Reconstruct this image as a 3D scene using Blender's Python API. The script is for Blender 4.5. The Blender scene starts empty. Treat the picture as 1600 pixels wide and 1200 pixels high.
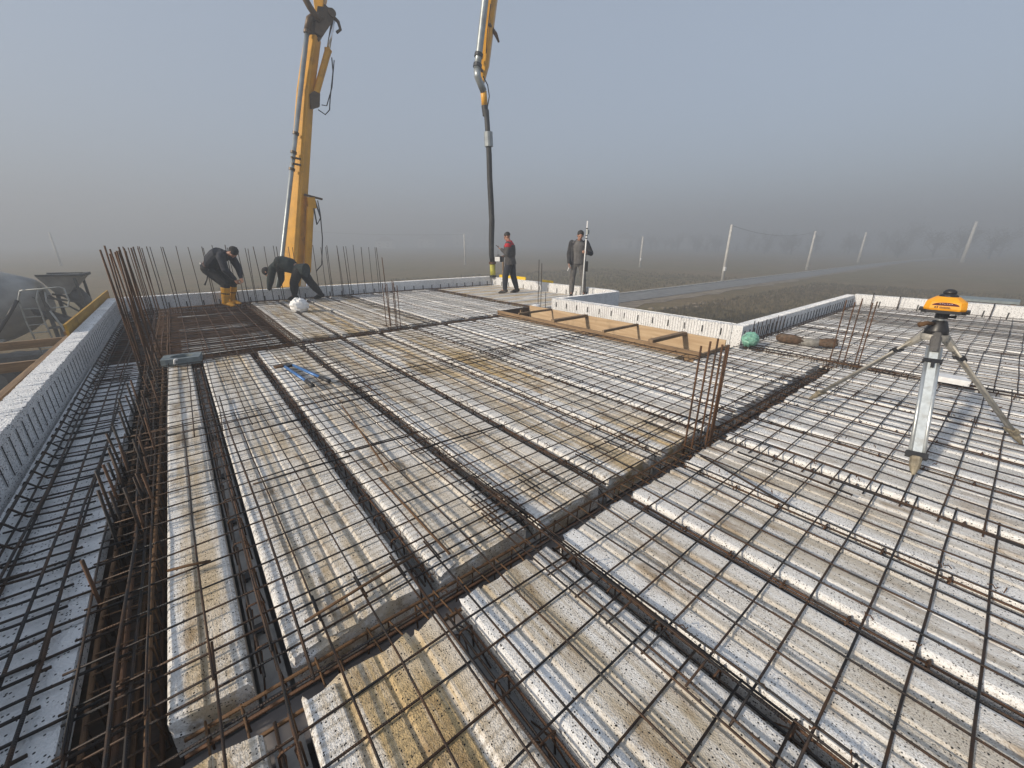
import bpy, bmesh, math, random
from mathutils import Vector, Matrix, Quaternion
random.seed(7)
R = math.radians
sc = bpy.context.scene
col = sc.collection

# ------------------------------------------------------------------ camera
cam_d = bpy.data.cameras.new("camera"); cam = bpy.data.objects.new("camera", cam_d); col.objects.link(cam)
cam_d.sensor_fit = 'HORIZONTAL'; cam_d.sensor_width = 36.0
cam_d.lens = 36.0 * 625.0 / 1600.0
cam_d.clip_start = 0.05; cam_d.clip_end = 5000
YAW, PITCH, ROLL = R(-39.1), R(19.5), R(0.2)
cam.matrix_world = (Matrix.Translation((0, 0, 1.5)) @ Matrix.Rotation(YAW, 4, 'Z')
                    @ Matrix.Rotation(math.pi / 2 - PITCH, 4, 'X') @ Matrix.Rotation(ROLL, 4, 'Z'))
sc.camera = cam

# ------------------------------------------------------------------ sky and sun
SUN_EL, SUN_AZ = R(26), R(-80)          # azimuth clockwise from +Y: the sun stands to the left (-X)
world = bpy.data.worlds.new("World"); sc.world = world; world.use_nodes = True
wt = world.node_tree; wt.nodes.clear()
sky = wt.nodes.new('ShaderNodeTexSky'); sky.sky_type = 'NISHITA'; sky.sun_disc = False
sky.sun_elevation = SUN_EL; sky.sun_rotation = SUN_AZ
sky.air_density = 1.0; sky.dust_density = 4.5; sky.ozone_density = 1.5
hs = wt.nodes.new('ShaderNodeHueSaturation'); hs.inputs['Saturation'].default_value = 0.80
bg = wt.nodes.new('ShaderNodeBackground'); bg.inputs['Strength'].default_value = 0.15
wo = wt.nodes.new('ShaderNodeOutputWorld')
veil = wt.nodes.new('ShaderNodeMix'); veil.data_type = 'RGBA'; veil.inputs[0].default_value = 0.72     # the even blue-grey veil of high fog
veil.inputs[7].default_value = (2.12, 2.5, 3.08, 1)
wt.links.new(sky.outputs[0], hs.inputs['Color']); wt.links.new(hs.outputs[0], veil.inputs[6]); wt.links.new(veil.outputs[2], bg.inputs[0]); wt.links.new(bg.outputs[0], wo.inputs[0])
sun_d = bpy.data.lights.new("sun", 'SUN'); sun = bpy.data.objects.new("sun", sun_d); col.objects.link(sun)
sun_d.energy = 3.9; sun_d.angle = R(2.5); sun_d.color = (1.0, 0.88, 0.72)
sdir = Vector((math.sin(SUN_AZ) * math.cos(SUN_EL), math.cos(SUN_AZ) * math.cos(SUN_EL), math.sin(SUN_EL)))
sun.rotation_euler = sdir.to_track_quat('Z', 'Y').to_euler(); sun.location = (-20, 5, 30)
sc.view_settings.view_transform = 'Standard'; sc.view_settings.look = 'None'
sc.view_settings.exposure = 0.34; sc.view_settings.gamma = 1.0
sc.cycles.volume_bounces = 1
sc.cycles.max_bounces = 6

# ------------------------------------------------------------------ helpers
def tag(o, label=None, cat=None, group=None, kind=None):
    if label: o['label'] = label
    if cat: o['category'] = cat
    if group: o['group'] = group
    if kind: o['kind'] = kind
    return o

class MB:
    def __init__(s): s.v = []; s.f = []
    def add(s, vs, fs):
        n = len(s.v); s.v += [tuple(p) for p in vs]; s.f += [tuple(i + n for i in q) for q in fs]; return s
    def box(s, c, d, rz=0.0, M=None):
        x, y, z = d[0] / 2, d[1] / 2, d[2] / 2
        vs = [Vector((a, b, e)) for a in (-x, x) for b in (-y, y) for e in (-z, z)]
        m = M if M is not None else Matrix.Rotation(rz, 3, 'Z')
        c = Vector(c); vs = [m @ v + c for v in vs]
        return s.add(vs, [(0, 1, 3, 2), (4, 6, 7, 5), (0, 4, 5, 1), (2, 3, 7, 6), (0, 2, 6, 4), (1, 5, 7, 3)])
    def beam(s, p, q, w, h, up=(0, 0, 1)):
        p, q = Vector(p), Vector(q); d = (q - p); L = d.length; d.normalize(); u = Vector(up)
        r = d.cross(u)
        if r.length < 1e-4: r = d.cross(Vector((0, 1, 0)))
        r.normalize(); u = r.cross(d)
        M = Matrix((r, d, u)).transposed()
        return s.box((p + q) / 2, (w, L, h), M=M)
    def tube(s, pts, r, n=8, cap=True):
        pts = [Vector(p) for p in pts]; m = len(pts)
        rs = r if isinstance(r, (list, tuple)) else [r] * m
        t0 = (pts[1] - pts[0]).normalized()
        a = t0.orthogonal().normalized(); vs = []
        for i, p in enumerate(pts):
            t = (pts[min(i + 1, m - 1)] - pts[max(i - 1, 0)])
            if t.length < 1e-9: t = t0
            t = t.normalized(); a = (a - t * a.dot(t))
            if a.length < 1e-6: a = t.orthogonal()
            a.normalize(); b = t.cross(a)
            for k in range(n):
                w = 2 * math.pi * k / n
                vs.append(p + (a * math.cos(w) + b * math.sin(w)) * rs[i])
        fs = [(i * n + k, i * n + (k + 1) % n, (i + 1) * n + (k + 1) % n, (i + 1) * n + k) for i in range(m - 1) for k in range(n)]
        if cap: fs += [tuple(range(n - 1, -1, -1)), tuple((m - 1) * n + k for k in range(n))]
        return s.add(vs, fs)
    def lathe(s, prof, c=(0, 0, 0), n=20, M=None):      # prof: (r, z)
        M = M or Matrix.Identity(3); c = Vector(c); vs = []
        for r, z in prof:
            for k in range(n):
                w = 2 * math.pi * k / n; vs.append(M @ Vector((r * math.cos(w), r * math.sin(w), z)) + c)
        m = len(prof)
        fs = [(i * n + k, i * n + (k + 1) % n, (i + 1) * n + (k + 1) % n, (i + 1) * n + k) for i in range(m - 1) for k in range(n)]
        fs += [tuple(range(n - 1, -1, -1)), tuple((m - 1) * n + k for k in range(n))]
        return s.add(vs, fs)
    def prism(s, poly, a, b):         # poly: list of 3D points; extruded from offset a to offset b
        a, b = Vector(a), Vector(b); n = len(poly)
        vs = [Vector(p) + a for p in poly] + [Vector(p) + b for p in poly]
        fs = [(i, (i + 1) % n, (i + 1) % n + n, i + n) for i in range(n)] + [tuple(range(n - 1, -1, -1)), tuple(range(n, 2 * n))]
        return s.add(vs, fs)
    def ellip(s, c, r, M=None, n=12, m=8):
        M = M or Matrix.Identity(3); c = Vector(c); vs = []
        for i in range(1, m):
            th = math.pi * i / m
            for k in range(n):
                w = 2 * math.pi * k / n
                vs.append(M @ Vector((r[0] * math.sin(th) * math.cos(w), r[1] * math.sin(th) * math.sin(w), r[2] * math.cos(th))) + c)
        vs += [M @ Vector((0, 0, r[2])) + c, M @ Vector((0, 0, -r[2])) + c]; T = len(vs) - 2; B = T + 1
        fs = [(i * n + k, (i + 1) * n + k, (i + 1) * n + (k + 1) % n, i * n + (k + 1) % n) for i in range(m - 2) for k in range(n)]
        fs += [(T, k, (k + 1) % n) for k in range(n)] + [(B, (m - 2) * n + (k + 1) % n, (m - 2) * n + k) for k in range(n)]
        return s.add(vs, fs)
    def mesh(s, name, mat, smooth=False, fix=True):
        me = bpy.data.meshes.new(name); me.from_pydata(s.v, [], s.f); me.update()
        if fix:
            bm = bmesh.new(); bm.from_mesh(me); bmesh.ops.recalc_face_normals(bm, faces=bm.faces); bm.to_mesh(me); bm.free()
        if mat: me.materials.append(mat)
        if smooth:
            for p in me.polygons: p.use_smooth = True
        return me
    def build(s, name, mat, parent=None, smooth=False, fix=True):
        o = bpy.data.objects.new(name, s.mesh(name, mat, smooth, fix)); col.objects.link(o)
        if parent: o.parent = parent
        return o

def autosmooth(o, ang=40):
    me = o.data; bm = bmesh.new(); bm.from_mesh(me)
    for e in bm.edges:
        e.smooth = not (len(e.link_faces) == 2 and e.calc_face_angle(0) > R(ang))
    for f in bm.faces: f.smooth = True
    bm.to_mesh(me); bm.free(); return o

def empty(name, loc=(0, 0, 0), rz=0.0):
    o = bpy.data.objects.new(name, None); col.objects.link(o); o.location = loc; o.rotation_euler = (0, 0, rz)
    o.empty_display_size = 0.1; return o

def copy_obj(o, parent=None, loc=None):
    c = o.copy(); col.objects.link(c)
    if parent: c.parent = parent
    if loc is not None: c.location = loc
    return c

ORD = ['first', 'second', 'third', 'fourth', 'fifth', 'sixth', 'seventh', 'eighth', 'ninth', 'tenth', 'eleventh', 'twelfth',
       'thirteenth', 'fourteenth', 'fifteenth', 'sixteenth', 'seventeenth', 'eighteenth', 'nineteenth', 'twentieth']
ORD += ['twenty-' + ORD[i] for i in range(9)] + ['thirtieth'] + ['thirty-' + ORD[i] for i in range(9)] + ['fortieth'] + ['forty-' + ORD[i] for i in range(9)] + ['fiftieth']

# ------------------------------------------------------------------ materials
class NT:
    def __init__(s, name):
        s.m = bpy.data.materials.new(name); s.m.use_nodes = True; s.t = s.m.node_tree; s.t.nodes.clear()
        s.out = s.n('ShaderNodeOutputMaterial'); s.b = s.n('ShaderNodeBsdfPrincipled'); s.l(s.b.outputs[0], s.out.inputs['Surface'])
        s._pos = None
    def n(s, ty, **kw):
        x = s.t.nodes.new(ty)
        for k, v in kw.items():
            if k in x.inputs: x.inputs[k].default_value = v
            else: setattr(x, k, v)
        return x
    def l(s, a, b): s.t.links.new(a, b)
    def pos(s, scale=(1, 1, 1)):
        if s._pos is None: s._pos = s.n('ShaderNodeNewGeometry').outputs['Position']
        mp = s.n('ShaderNodeMapping'); mp.inputs['Scale'].default_value = scale; s.l(s._pos, mp.inputs['Vector']); return mp.outputs[0]
    def noise(s, scale, sc3=(1, 1, 1), detail=3, rough=.55):
        x = s.n('ShaderNodeTexNoise', Scale=scale, Detail=detail, Roughness=rough); s.l(s.pos(sc3), x.inputs['Vector']); return x.outputs['Fac']
    def vor(s, scale, sc3=(1, 1, 1)):
        x = s.n('ShaderNodeTexVoronoi', Scale=scale); s.l(s.pos(sc3), x.inputs['Vector']); return x
    def ramp(s, fac, a, b, ca=0.0, cb=1.0):
        x = s.n('ShaderNodeMapRange', interpolation_type='SMOOTHSTEP'); s.l(fac, x.inputs['Value'])
        x.inputs['From Min'].default_value = a; x.inputs['From Max'].default_value = b
        x.inputs['To Min'].default_value = ca; x.inputs['To Max'].default_value = cb; return x.outputs[0]
    def mix(s, fac, a, b, mode='MIX'):
        x = s.n('ShaderNodeMix', data_type='RGBA', blend_type=mode)
        for sock, v in ((x.inputs[0], fac), (x.inputs[6], a), (x.inputs[7], b)):
            if hasattr(v, 'links'): s.l(v, sock)
            elif isinstance(v, (int, float)): sock.default_value = v
            else: sock.default_value = (v[0], v[1], v[2], 1)
        return x.outputs[2]
    def math(s, op, a, b=0.0):
        x = s.n('ShaderNodeMath', operation=op)
        for sock, v in ((x.inputs[0], a), (x.inputs[1], b)):
            if hasattr(v, 'links'): s.l(v, sock)
            else: sock.default_value = v
        return x.outputs[0]
    def bump(s, h, dist=.003, strength=1.0):
        x = s.n('ShaderNodeBump', Distance=dist, Strength=strength); s.l(h, x.inputs['Height']); s.l(x.outputs[0], s.b.inputs['Normal'])
    def color(s, c):
        if hasattr(c, 'links'): s.l(c, s.b.inputs['Base Color'])
        else: s.b.inputs['Base Color'].default_value = (c[0], c[1], c[2], 1)
    def done(s, rough=.6, metal=0.0, spec=None):
        if hasattr(rough, 'links'): s.l(rough, s.b.inputs['Roughness'])
        else: s.b.inputs['Roughness'].default_value = rough
        s.b.inputs['Metallic'].default_value = metal
        if spec is not None: s.b.inputs['Specular IOR Level'].default_value = spec
        return s.m

def plain(name, c, rough=.6, metal=0.0, var=.25, scale=9.0, dirt=None, dirt_amt=.5, bump=.0, spec=None):
    t = NT(name); f = t.noise(scale, detail=5)
    a = tuple(x * (1 - var) for x in c); b = tuple(min(1, x * (1 + var * .6)) for x in c)
    k = t.mix(t.ramp(f, .3, .7), a, b)
    if dirt:
        d = t.noise(scale * .37 + 1.3, detail=6, rough=.65); k = t.mix(t.ramp(d, .5, .72, 0, dirt_amt), k, dirt)
    t.color(k)
    if bump: t.bump(t.noise(scale * 9, detail=4), bump)
    return t.done(t.ramp(t.noise(scale * 2.1), .3, .7, rough * .85, min(1, rough * 1.12)), metal, spec)

def eps_mat(name, axis='Y', stain=.9, tan=(.53, .385, .19), grey=(.56, .52, .45), lam=1.0, white=(.84, .84, .83)):
    """recycled white foam: dark specks, tan weather stains on the middle of each strip, running along it"""
    t = NT(name)
    st = (13, .8, 13) if axis == 'Y' else (.8, 13, 13)
    streak = t.noise(1.0, st, detail=6, rough=.65)
    blot = t.noise(2.1, (1, .6, 1) if axis == 'Y' else (.6, 1, 1), detail=5, rough=.6)
    ac = t.n('ShaderNodeAttribute', attribute_name="across").outputs['Fac']
    acw = t.math('ADD', ac, t.math('MULTIPLY', t.math('SUBTRACT', blot, .5), .5))
    band = t.math('MULTIPLY', t.ramp(acw, .10, .26), t.ramp(acw, .74, .94, 1, .25))
    m1 = t.math('MULTIPLY', t.ramp(streak, .30, .58), t.math('MULTIPLY', t.ramp(blot, .22, .52, .35, 1), t.math('ADD', t.math('MULTIPLY', band, .85), .15)))
    big = t.noise(.33, detail=2)
    tanc = t.mix(t.ramp(big, .42, .6), tan, grey)
    ob = t.n('ShaderNodeObjectInfo').outputs['Random']
    m1 = t.math('MULTIPLY', m1, t.ramp(ob, 0, 1, .72, 1.15))
    c = t.mix(t.math('MULTIPLY', m1, stain), white, tanc)
    brown = t.noise(6.0, (1, .35, 1) if axis == 'Y' else (.35, 1, 1), detail=8, rough=.72)
    c = t.mix(t.math('MULTIPLY', t.ramp(brown, .50, .66, 0, .85 * stain), t.math('ADD', t.math('MULTIPLY', band, .8), .2)), c, (.24, .155, .07))
    fine = t.noise(70, detail=4, rough=.7)
    c = t.mix(t.ramp(fine, .40, .72, 0, .30), c, (.34, .28, .20))
    grit = t.noise(190, detail=2)
    c = t.mix(t.math('MULTIPLY', t.ramp(grit, .56, .64, 0, .75 * stain), t.ramp(blot, .35, .6)), c, (.13, .09, .05))
    # moulded cross ribs: faint lines across the strip
    lw = t.n('ShaderNodeTexWave', wave_type='BANDS', bands_direction=axis, Scale=8.0, Distortion=1.4, Detail=2.0)
    lw.inputs['Detail Scale'].default_value = 3.0
    t.l(t.pos(), lw.inputs['Vector'])
    c = t.mix(t.math('MULTIPLY', t.ramp(lw.outputs['Fac'], .55, .98, 0, .42 * lam), t.ramp(blot, .3, .6)), c, (.22, .17, .10))
    dens = t.noise(4.3, detail=3)
    for sc_, thr, d0 in ((62, 1.02, .17), (105, 1.0, .20)):
        v = t.vor(sc_); vc = t.n('ShaderNodeSeparateColor'); t.l(v.outputs['Color'], vc.inputs[0])
        on = t.math('GREATER_THAN', t.math('ADD', vc.outputs[0], t.math('MULTIPLY', dens, .78)), thr)
        c = t.mix(t.math('MULTIPLY', t.ramp(v.outputs['Distance'], d0, d0 + .08, 1, 0), on), c, (.018, .017, .017))
    t.color(c)
    bead = t.vor(170).outputs['Distance']
    t.bump(t.math('ADD', t.math('MULTIPLY', fine, .6), t.math('MULTIPLY', bead, .5)), .0042)
    return t.done(.8, spec=.25)

M_eps = eps_mat("strip_foam")
M_eps_x = eps_mat("cross_strip_foam", axis='X')
M_eps_grey = eps_mat("weathered_strip_foam", stain=.8, tan=(.43, .355, .24), grey=(.47, .445, .395), lam=.12, white=(.86, .865, .865))
M_eps_clean = eps_mat("clean_strip_foam", stain=.55, tan=(.44, .40, .33), grey=(.50, .49, .46), lam=.1, white=(.88, .885, .885))
M_eps_dark = eps_mat("dark_strip_foam", stain=.9, tan=(.27, .27, .26), grey=(.25, .25, .25), lam=.1, white=(.40, .41, .41))  # darker grey foam for some right-field strips and the stair field

def wall_eps(name, white=(.80, .81, .83), specks=.75):
    t = NT(name); v = t.vor(75); vc = t.n('ShaderNodeSeparateColor'); t.l(v.outputs['Color'], vc.inputs[0])
    on = t.math('GREATER_THAN', t.math('ADD', vc.outputs[0], t.math('MULTIPLY', t.noise(2.2), .5)), 1.0 - .2 * specks)
    c = t.mix(t.ramp(t.noise(4, (1, 1, .3), detail=5), .45, .8, 0, .4), white, tuple(x * .62 for x in white))
    c = t.mix(t.math('MULTIPLY', t.ramp(v.outputs['Distance'], .24, .36, 1, 0), on), c, (.03, .03, .032))
    t.color(c); t.bump(t.noise(75, detail=4), .02); return t.done(.75, spec=.3)
M_wall = wall_eps("wall_foam", (.86, .865, .87), 1.0)
M_panel = wall_eps("flat_panel_foam", (.82, .83, .84), .6)

def rust_mat(name, dark, rust, amt, rough=.6, metal=.35):
    t = NT(name); f = t.noise(6.0, detail=5, rough=.65)
    c = t.mix(t.ramp(f, .62 - amt * .5, .78 - amt * .4), dark, rust)
    t.color(c)
    sp = t.n('ShaderNodeSeparateXYZ'); t.l(t.pos(), sp.inputs[0])
    def sn(o, k): return t.math('SINE', t.math('MULTIPLY', sp.outputs[o], k))
    h = t.math('MAXIMUM', sn(0, 700.0), t.math('MAXIMUM', sn(1, 700.0), sn(2, 700.0)))
    t.bump(h, .0012, .8)
    return t.done(rough, metal)
M_bar = rust_mat("mesh_steel", (.018, .0175, .019), (.06, .032, .017), .45, .5, .45)
M_bar_dark = rust_mat("dark_steel", (.022, .020, .020), (.05, .028, .016), .4, .55, .4)
M_rust = rust_mat("rusty_steel", (.048, .029, .018), (.125, .066, .028), .7, .78, .1)
M_brown = rust_mat("brown_steel", (.040, .025, .017), (.10, .048, .022), .6, .7, .2)

def wood_mat(name, c, dark, axis=1, rough=.75):
    t = NT(name); s3 = [22, 22, 22]; s3[axis] = 1.4
    g = t.noise(1.0, tuple(s3), detail=6, rough=.65)
    k = t.mix(t.ramp(g, .32, .68), c, dark)
    k = t.mix(t.ramp(t.noise(3.5, detail=5), .55, .78, 0, .6), k, tuple(x * .35 for x in dark))
    t.color(k); t.bump(g, .004); return t.done(rough)
M_wood = wood_mat("raw_timber", (.30, .20, .11), (.16, .10, .055))
M_wood_x = wood_mat("raw_timber_across", (.28, .19, .11), (.15, .095, .05), 0)
M_tan = wood_mat("tan_plywood", (.54, .40, .25), (.42, .29, .17))
M_yellow_ply = wood_mat("yellow_formwork", (.46, .28, .045), (.34, .19, .03))
M_dark_ply = wood_mat("dark_plywood", (.085, .055, .036), (.04, .026, .018), 0)
M_conc = plain("joist_concrete", (.36, .36, .355), .85, var=.3, scale=7, dirt=(.12, .09, .06), bump=.003)
M_grey_conc = plain("facade_render", (.30, .29, .28), .9, var=.2, scale=3)
M_boom = plain("pump_yellow_paint", (.70, .345, .014), .42, var=.16, scale=2.5, dirt=(.22, .11, .03), dirt_amt=.6)
M_boom_pin = plain("pump_dark_steel", (.10, .065, .035), .5, .3, dirt=(.04, .03, .02))
M_pipe = plain("galvanised_pipe", (.33, .36, .37), .42, .55, var=.2, scale=4, dirt=(.20, .20, .19))
M_chrome = plain("chromed_rod", (.75, .76, .78), .15, 1.0, var=.08)
M_rubber = plain("black_rubber", (.015, .016, .017), .6, var=.35, scale=5, dirt=(.10, .10, .095), dirt_amt=.4)
M_hose_end = plain("lime_hose_end", (.42, .40, .05), .6, var=.25, scale=9, dirt=(.12, .12, .06))
M_black = plain("black_plastic", (.018, .018, .02), .45, var=.3)
M_orange = plain("orange_plastic", (.80, .345, .012), .4, var=.12, scale=20, dirt=(.45, .16, .02), dirt_amt=.35)
M_display = plain("red_display", (.07, .008, .012), .2)
M_print = plain("printed_ink", (.05, .025, .01), .5)
M_white_print = plain("pale_print", (.6, .5, .5), .5)
M_alu = plain("tripod_aluminium", (.55, .58, .59), .38, .7, var=.15, scale=14, dirt=(.30, .28, .22))
M_alu_face = plain("tripod_panel", (.60, .65, .67), .45, .3, var=.12, scale=30, dirt=(.35, .34, .30))
M_alu_dark = plain("dark_tripod_leg", (.37, .355, .32), .55, .35, var=.25, scale=14, dirt=(.20, .16, .09))  # darker, duller metal than the front leg: hind legs, hinges, head plate
M_brass = plain("muddy_tripod_shoe", (.27, .235, .17), .7, .2, var=.4, scale=30, dirt=(.10, .07, .035))
M_blue = plain("blue_tube", (.055, .17, .42), .4, .2, var=.2, scale=30)
M_grey_plastic = plain("grey_plastic", (.19, .225, .235), .6, var=.2, scale=12)
M_bag = plain("white_plastic_bag", (.80, .80, .80), .5, var=.1, scale=20)
M_green = plain("green_film", (.19, .42, .32), .3, var=.35, scale=16, dirt=(.45, .62, .54))
M_log = plain("old_brown_leather", (.10, .06, .035), .85, var=.5, scale=26, dirt=(.19, .17, .13))
M_skin = plain("skin", (.36, .19, .13), .55, var=.12, scale=14)
M_hair = plain("dark_hair", (.014, .011, .010), .7, var=.3, scale=60)
M_cloth_dark = plain("charcoal_cloth", (.030, .030, .034), .9, var=.35, scale=11, dirt=(.075, .068, .06), bump=.01)
M_cloth_navy = plain("dark_blue_cloth", (.022, .025, .036), .9, var=.3, scale=11, bump=.01)
M_cloth_green = plain("bottle_green_cloth", (.016, .026, .026), .9, var=.3, scale=11, bump=.01)
M_cloth_grey = plain("grey_workwear", (.105, .102, .10), .9, var=.28, scale=9, dirt=(.20, .17, .13), bump=.01)
M_cloth_mid = plain("grey_sweater", (.125, .12, .118), .95, var=.2, scale=13, bump=.008)
M_cloth_black = plain("black_cloth", (.013, .013, .014), .9, var=.3, scale=11, bump=.01)
M_red = plain("red_cloth", (.42, .018, .03), .85, var=.2)
M_boot_yellow = plain("yellow_rubber_boot", (.66, .32, .022), .45, var=.2, scale=12, dirt=(.25, .15, .04))
M_shoe = plain("dusty_work_boot", (.035, .03, .026), .85, var=.3, scale=20, dirt=(.13, .11, .09))
M_white_paint = plain("white_paint", (.74, .74, .73), .4, var=.08)
M_belt = plain("brown_belt", (.12, .07, .06), .7)
M_asphalt = plain("asphalt", (.19, .19, .188), .85, var=.22, scale=1.3, dirt=(.11, .10, .095), bump=.004)
M_kerb = plain("road_kerb", (.50, .48, .45), .9, var=.2, scale=2)
M_dirt = plain("bare_earth", (.23, .185, .13), .95, var=.35, scale=1.1, dirt=(.07, .05, .035), bump=.03)
M_pole = plain("concrete_pole", (.52, .51, .48), .8, var=.15, scale=2)
M_wire = plain("wire", (.05, .05, .055), .6)
M_mixer = plain("cement_grey_drum", (.31, .315, .31), .7, var=.3, scale=1.6, dirt=(.30, .30, .29), dirt_amt=.55, bump=.004)
M_mixer_dark = plain("grimy_steel", (.085, .088, .086), .7, .2, var=.4, scale=5, dirt=(.17, .165, .155))
M_mixer_rail = plain("worn_pale_tube", (.36, .38, .37), .55, .2, var=.2, scale=8, dirt=(.16, .15, .13))
M_tyre = plain("tyre", (.02, .02, .02), .9)
M_glass = plain("dark_glass", (.02, .025, .03), .1)
M_house_wall = plain("pale_house_wall", (.80, .79, .76), .9, var=.1, scale=.6)
M_house_roof = plain("brown_roof", (.16, .09, .07), .9, var=.2, scale=.6)
M_bark = plain("bark", (.06, .05, .042), .9)
M_twig = plain("bare_twigs", (.075, .066, .045), .95, var=.4, scale=.8)

t = NT("field_grass")
n1 = t.noise(.045, detail=6, rough=.6); n2 = t.noise(.5, (1, 1, 1), detail=8, rough=.7); n3 = t.noise(9, detail=5, rough=.7)
c = t.mix(t.ramp(n1, .35, .65), (.225, .165, .090), (.170, .148, .070))
c = t.mix(t.ramp(n2, .35, .72, 0, .75), c, (.31, .235, .135))
c = t.mix(t.ramp(n3, .35, .7, 0, .55), c, (.028, .026, .016))
t.color(c); t.bump(t.math('ADD', n3, n2), .14); M_field = t.done(.97, spec=.1)
M_tuft = plain("dry_grass_blades", (.10, .082, .045), .95, var=.45, scale=2.3, dirt=(.05, .052, .024))

# ------------------------------------------------------------------ ground, road, haze
GZ = -3.0
mb = MB(); S = 1500; N = 60
for i in range(N + 1):
    for j in range(N + 1):
        x = -S + 2 * S * i / N; y = -S + 2 * S * j / N; mb.v.append((x, y, GZ))
mb.f = [(i * (N + 1) + j, (i + 1) * (N + 1) + j, (i + 1) * (N + 1) + j + 1, i * (N + 1) + j + 1) for i in range(N) for j in range(N)]
tag(mb.build("ground", M_field), kind='structure')

def road_strip(name, mat, edge_a, edge_b, z, thick=None):
    mb = MB(); n = len(edge_a)
    for (a, b) in zip(edge_a, edge_b): mb.v += [(a[0], a[1], z), (b[0], b[1], z)]
    mb.f = [(2 * i, 2 * i + 1, 2 * i + 3, 2 * i + 2) for i in range(n - 1)]
    return tag(mb.build(name, mat), kind='structure')
# the far edge / near edge of the asphalt, metres
A_ = [(8, 22.6), (31.7, 22.7), (60, 22.6), (90, 22.4), (116, 22.3), (150, 21.5), (240, 16)]
B_ = [(8, 19.2), (27.5, 19.4), (50, 19.2), (71.4, 18.9), (100, 19.6), (150, 19.0), (240, 13.5)]
road_strip("road", M_asphalt, A_, B_, GZ + .05)
mb = MB()
for i in range(len(A_) - 1):
    mb.beam((A_[i][0], A_[i][1] + .12, GZ + .07), (A_[i + 1][0], A_[i + 1][1] + .12, GZ + .07), .22, .16)
tag(mb.build("kerb", M_kerb), kind='structure')
rr = random.Random(3)
va, vb = [], []
for i in range(60):
    x = 6 + i * 2.2; yb = 19.3 - (.0 if x < 80 else .1)
    va.append((x, yb + .6)); vb.append((x, 17.5 + rr.uniform(-.5, .5) + (x - 25) * .012))
road_strip("verge", M_dirt, va, vb, GZ + .02)
# small heaps of spoil on the verge edge
mb = MB()
for i in range(70):
    x = rr.uniform(18, 34); y = 15.8 - (x - 18) * .06 + rr.gauss(0, .5); r_ = rr.uniform(.05, .2)
    mb.ellip((x, y, GZ), (r_ * 1.4, r_ * 1.2, r_ * .6), n=7, m=5)
tag(mb.build("earth_clods", M_dirt, smooth=True), "loose clods of dug earth along the near side of the road", "soil", kind='stuff')
# dry grass
mb = MB(); rr = random.Random(11)
def tufts(n, x0, x1, y0, y1, hs):
    for i in range(n):
        x = rr.uniform(x0, x1); y = rr.uniform(y0, y1)
        if 15.5 < y < 23.2: continue
        for k in range(4):
            a = rr.uniform(0, 6.28); h = hs * rr.uniform(.5, 1.3); w = .012 + h * .05; l = rr.uniform(.1, .5) * h
            bx = x + rr.gauss(0, .06); by = y + rr.gauss(0, .06)
            mb.add([(bx - w * math.sin(a), by + w * math.cos(a), GZ), (bx + w * math.sin(a), by - w * math.cos(a), GZ),
                    (bx + l * math.cos(a), by + l * math.sin(a), GZ + h)], [(0, 1, 2)])
tufts(9000, 7.2, 30, 2.9, 15.4, .13)
tufts(5000, 20, 60, 3, 15.4, .2)
tufts(5000, 14, 60, -14, 3, .2)
tufts(5000, -2, 60, 24, 50, .22)
tag(mb.build("dry_grass", M_tuft, fix=False), "short dry brown grass covering the field below", "grass", kind='stuff')

# haze: one closed box of pale even air
HZ = MB().box((0, 0, 6.5), (1300, 1300, 21.0)).build("haze", None)
HZ.visible_shadow = True
hm = bpy.data.materials.new("fog_air"); hm.use_nodes = True; ht = hm.node_tree; ht.nodes.clear()
ho = ht.nodes.new('ShaderNodeOutputMaterial'); hv = ht.nodes.new('ShaderNodeVolumePrincipled')
hv.inputs['Color'].default_value = (.52, .56, .615, 1); hv.inputs['Density'].default_value = .0096; hv.inputs['Anisotropy'].default_value = .15
ht.links.new(hv.outputs[0], ho.inputs['Volume']); HZ.data.materials.append(hm)
tag(HZ, "pale grey fog lying over the whole field and building site", "fog", kind='stuff')

# ------------------------------------------------------------------ building shell
ZF = -.26                                   # top of the formwork under the deck
XL, XR, YN, YR = -1.1, 13.4, -3.0, 12.65
deck_poly = [(-1.1, YN), (13.5, YN), (13.5, 2.6), (6.8, 2.6), (6.8, 6.9), (9.2, 6.9), (9.2, YR), (-1.1, YR)]
mb = MB().prism([(x, y, 0) for x, y in deck_poly], (0, 0, ZF - .05), (0, 0, ZF))
tag(mb.build("deck_formwork", plain("grey_plywood", (.24, .225, .22), .8, var=.35, scale=2.4, dirt=(.06, .045, .035))), "grey plywood formwork sheeting under the whole slab", "formwork")
fac = [(-1.24, YN), (13.64, YN), (13.64, 2.74), (6.94, 2.74), (6.94, 6.76), (9.34, 6.76), (9.34, YR + .14), (-1.24, YR + .14)]
mb = MB()
for i in range(len(fac)):
    a, b = fac[i], fac[(i + 1) % len(fac)]
    d = Vector((b[0] - a[0], b[1] - a[1], 0)).normalized() * .07
    mb.beam((a[0] + d.x, a[1] + d.y, (GZ + ZF) / 2 - .03), (b[0] - d.x, b[1] - d.y, (GZ + ZF) / 2 - .03), .14, ZF - .06 - GZ)
tag(mb.build("storey_wall", M_grey_conc), "plain grey storey walls below the slab edge", "wall")

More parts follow.
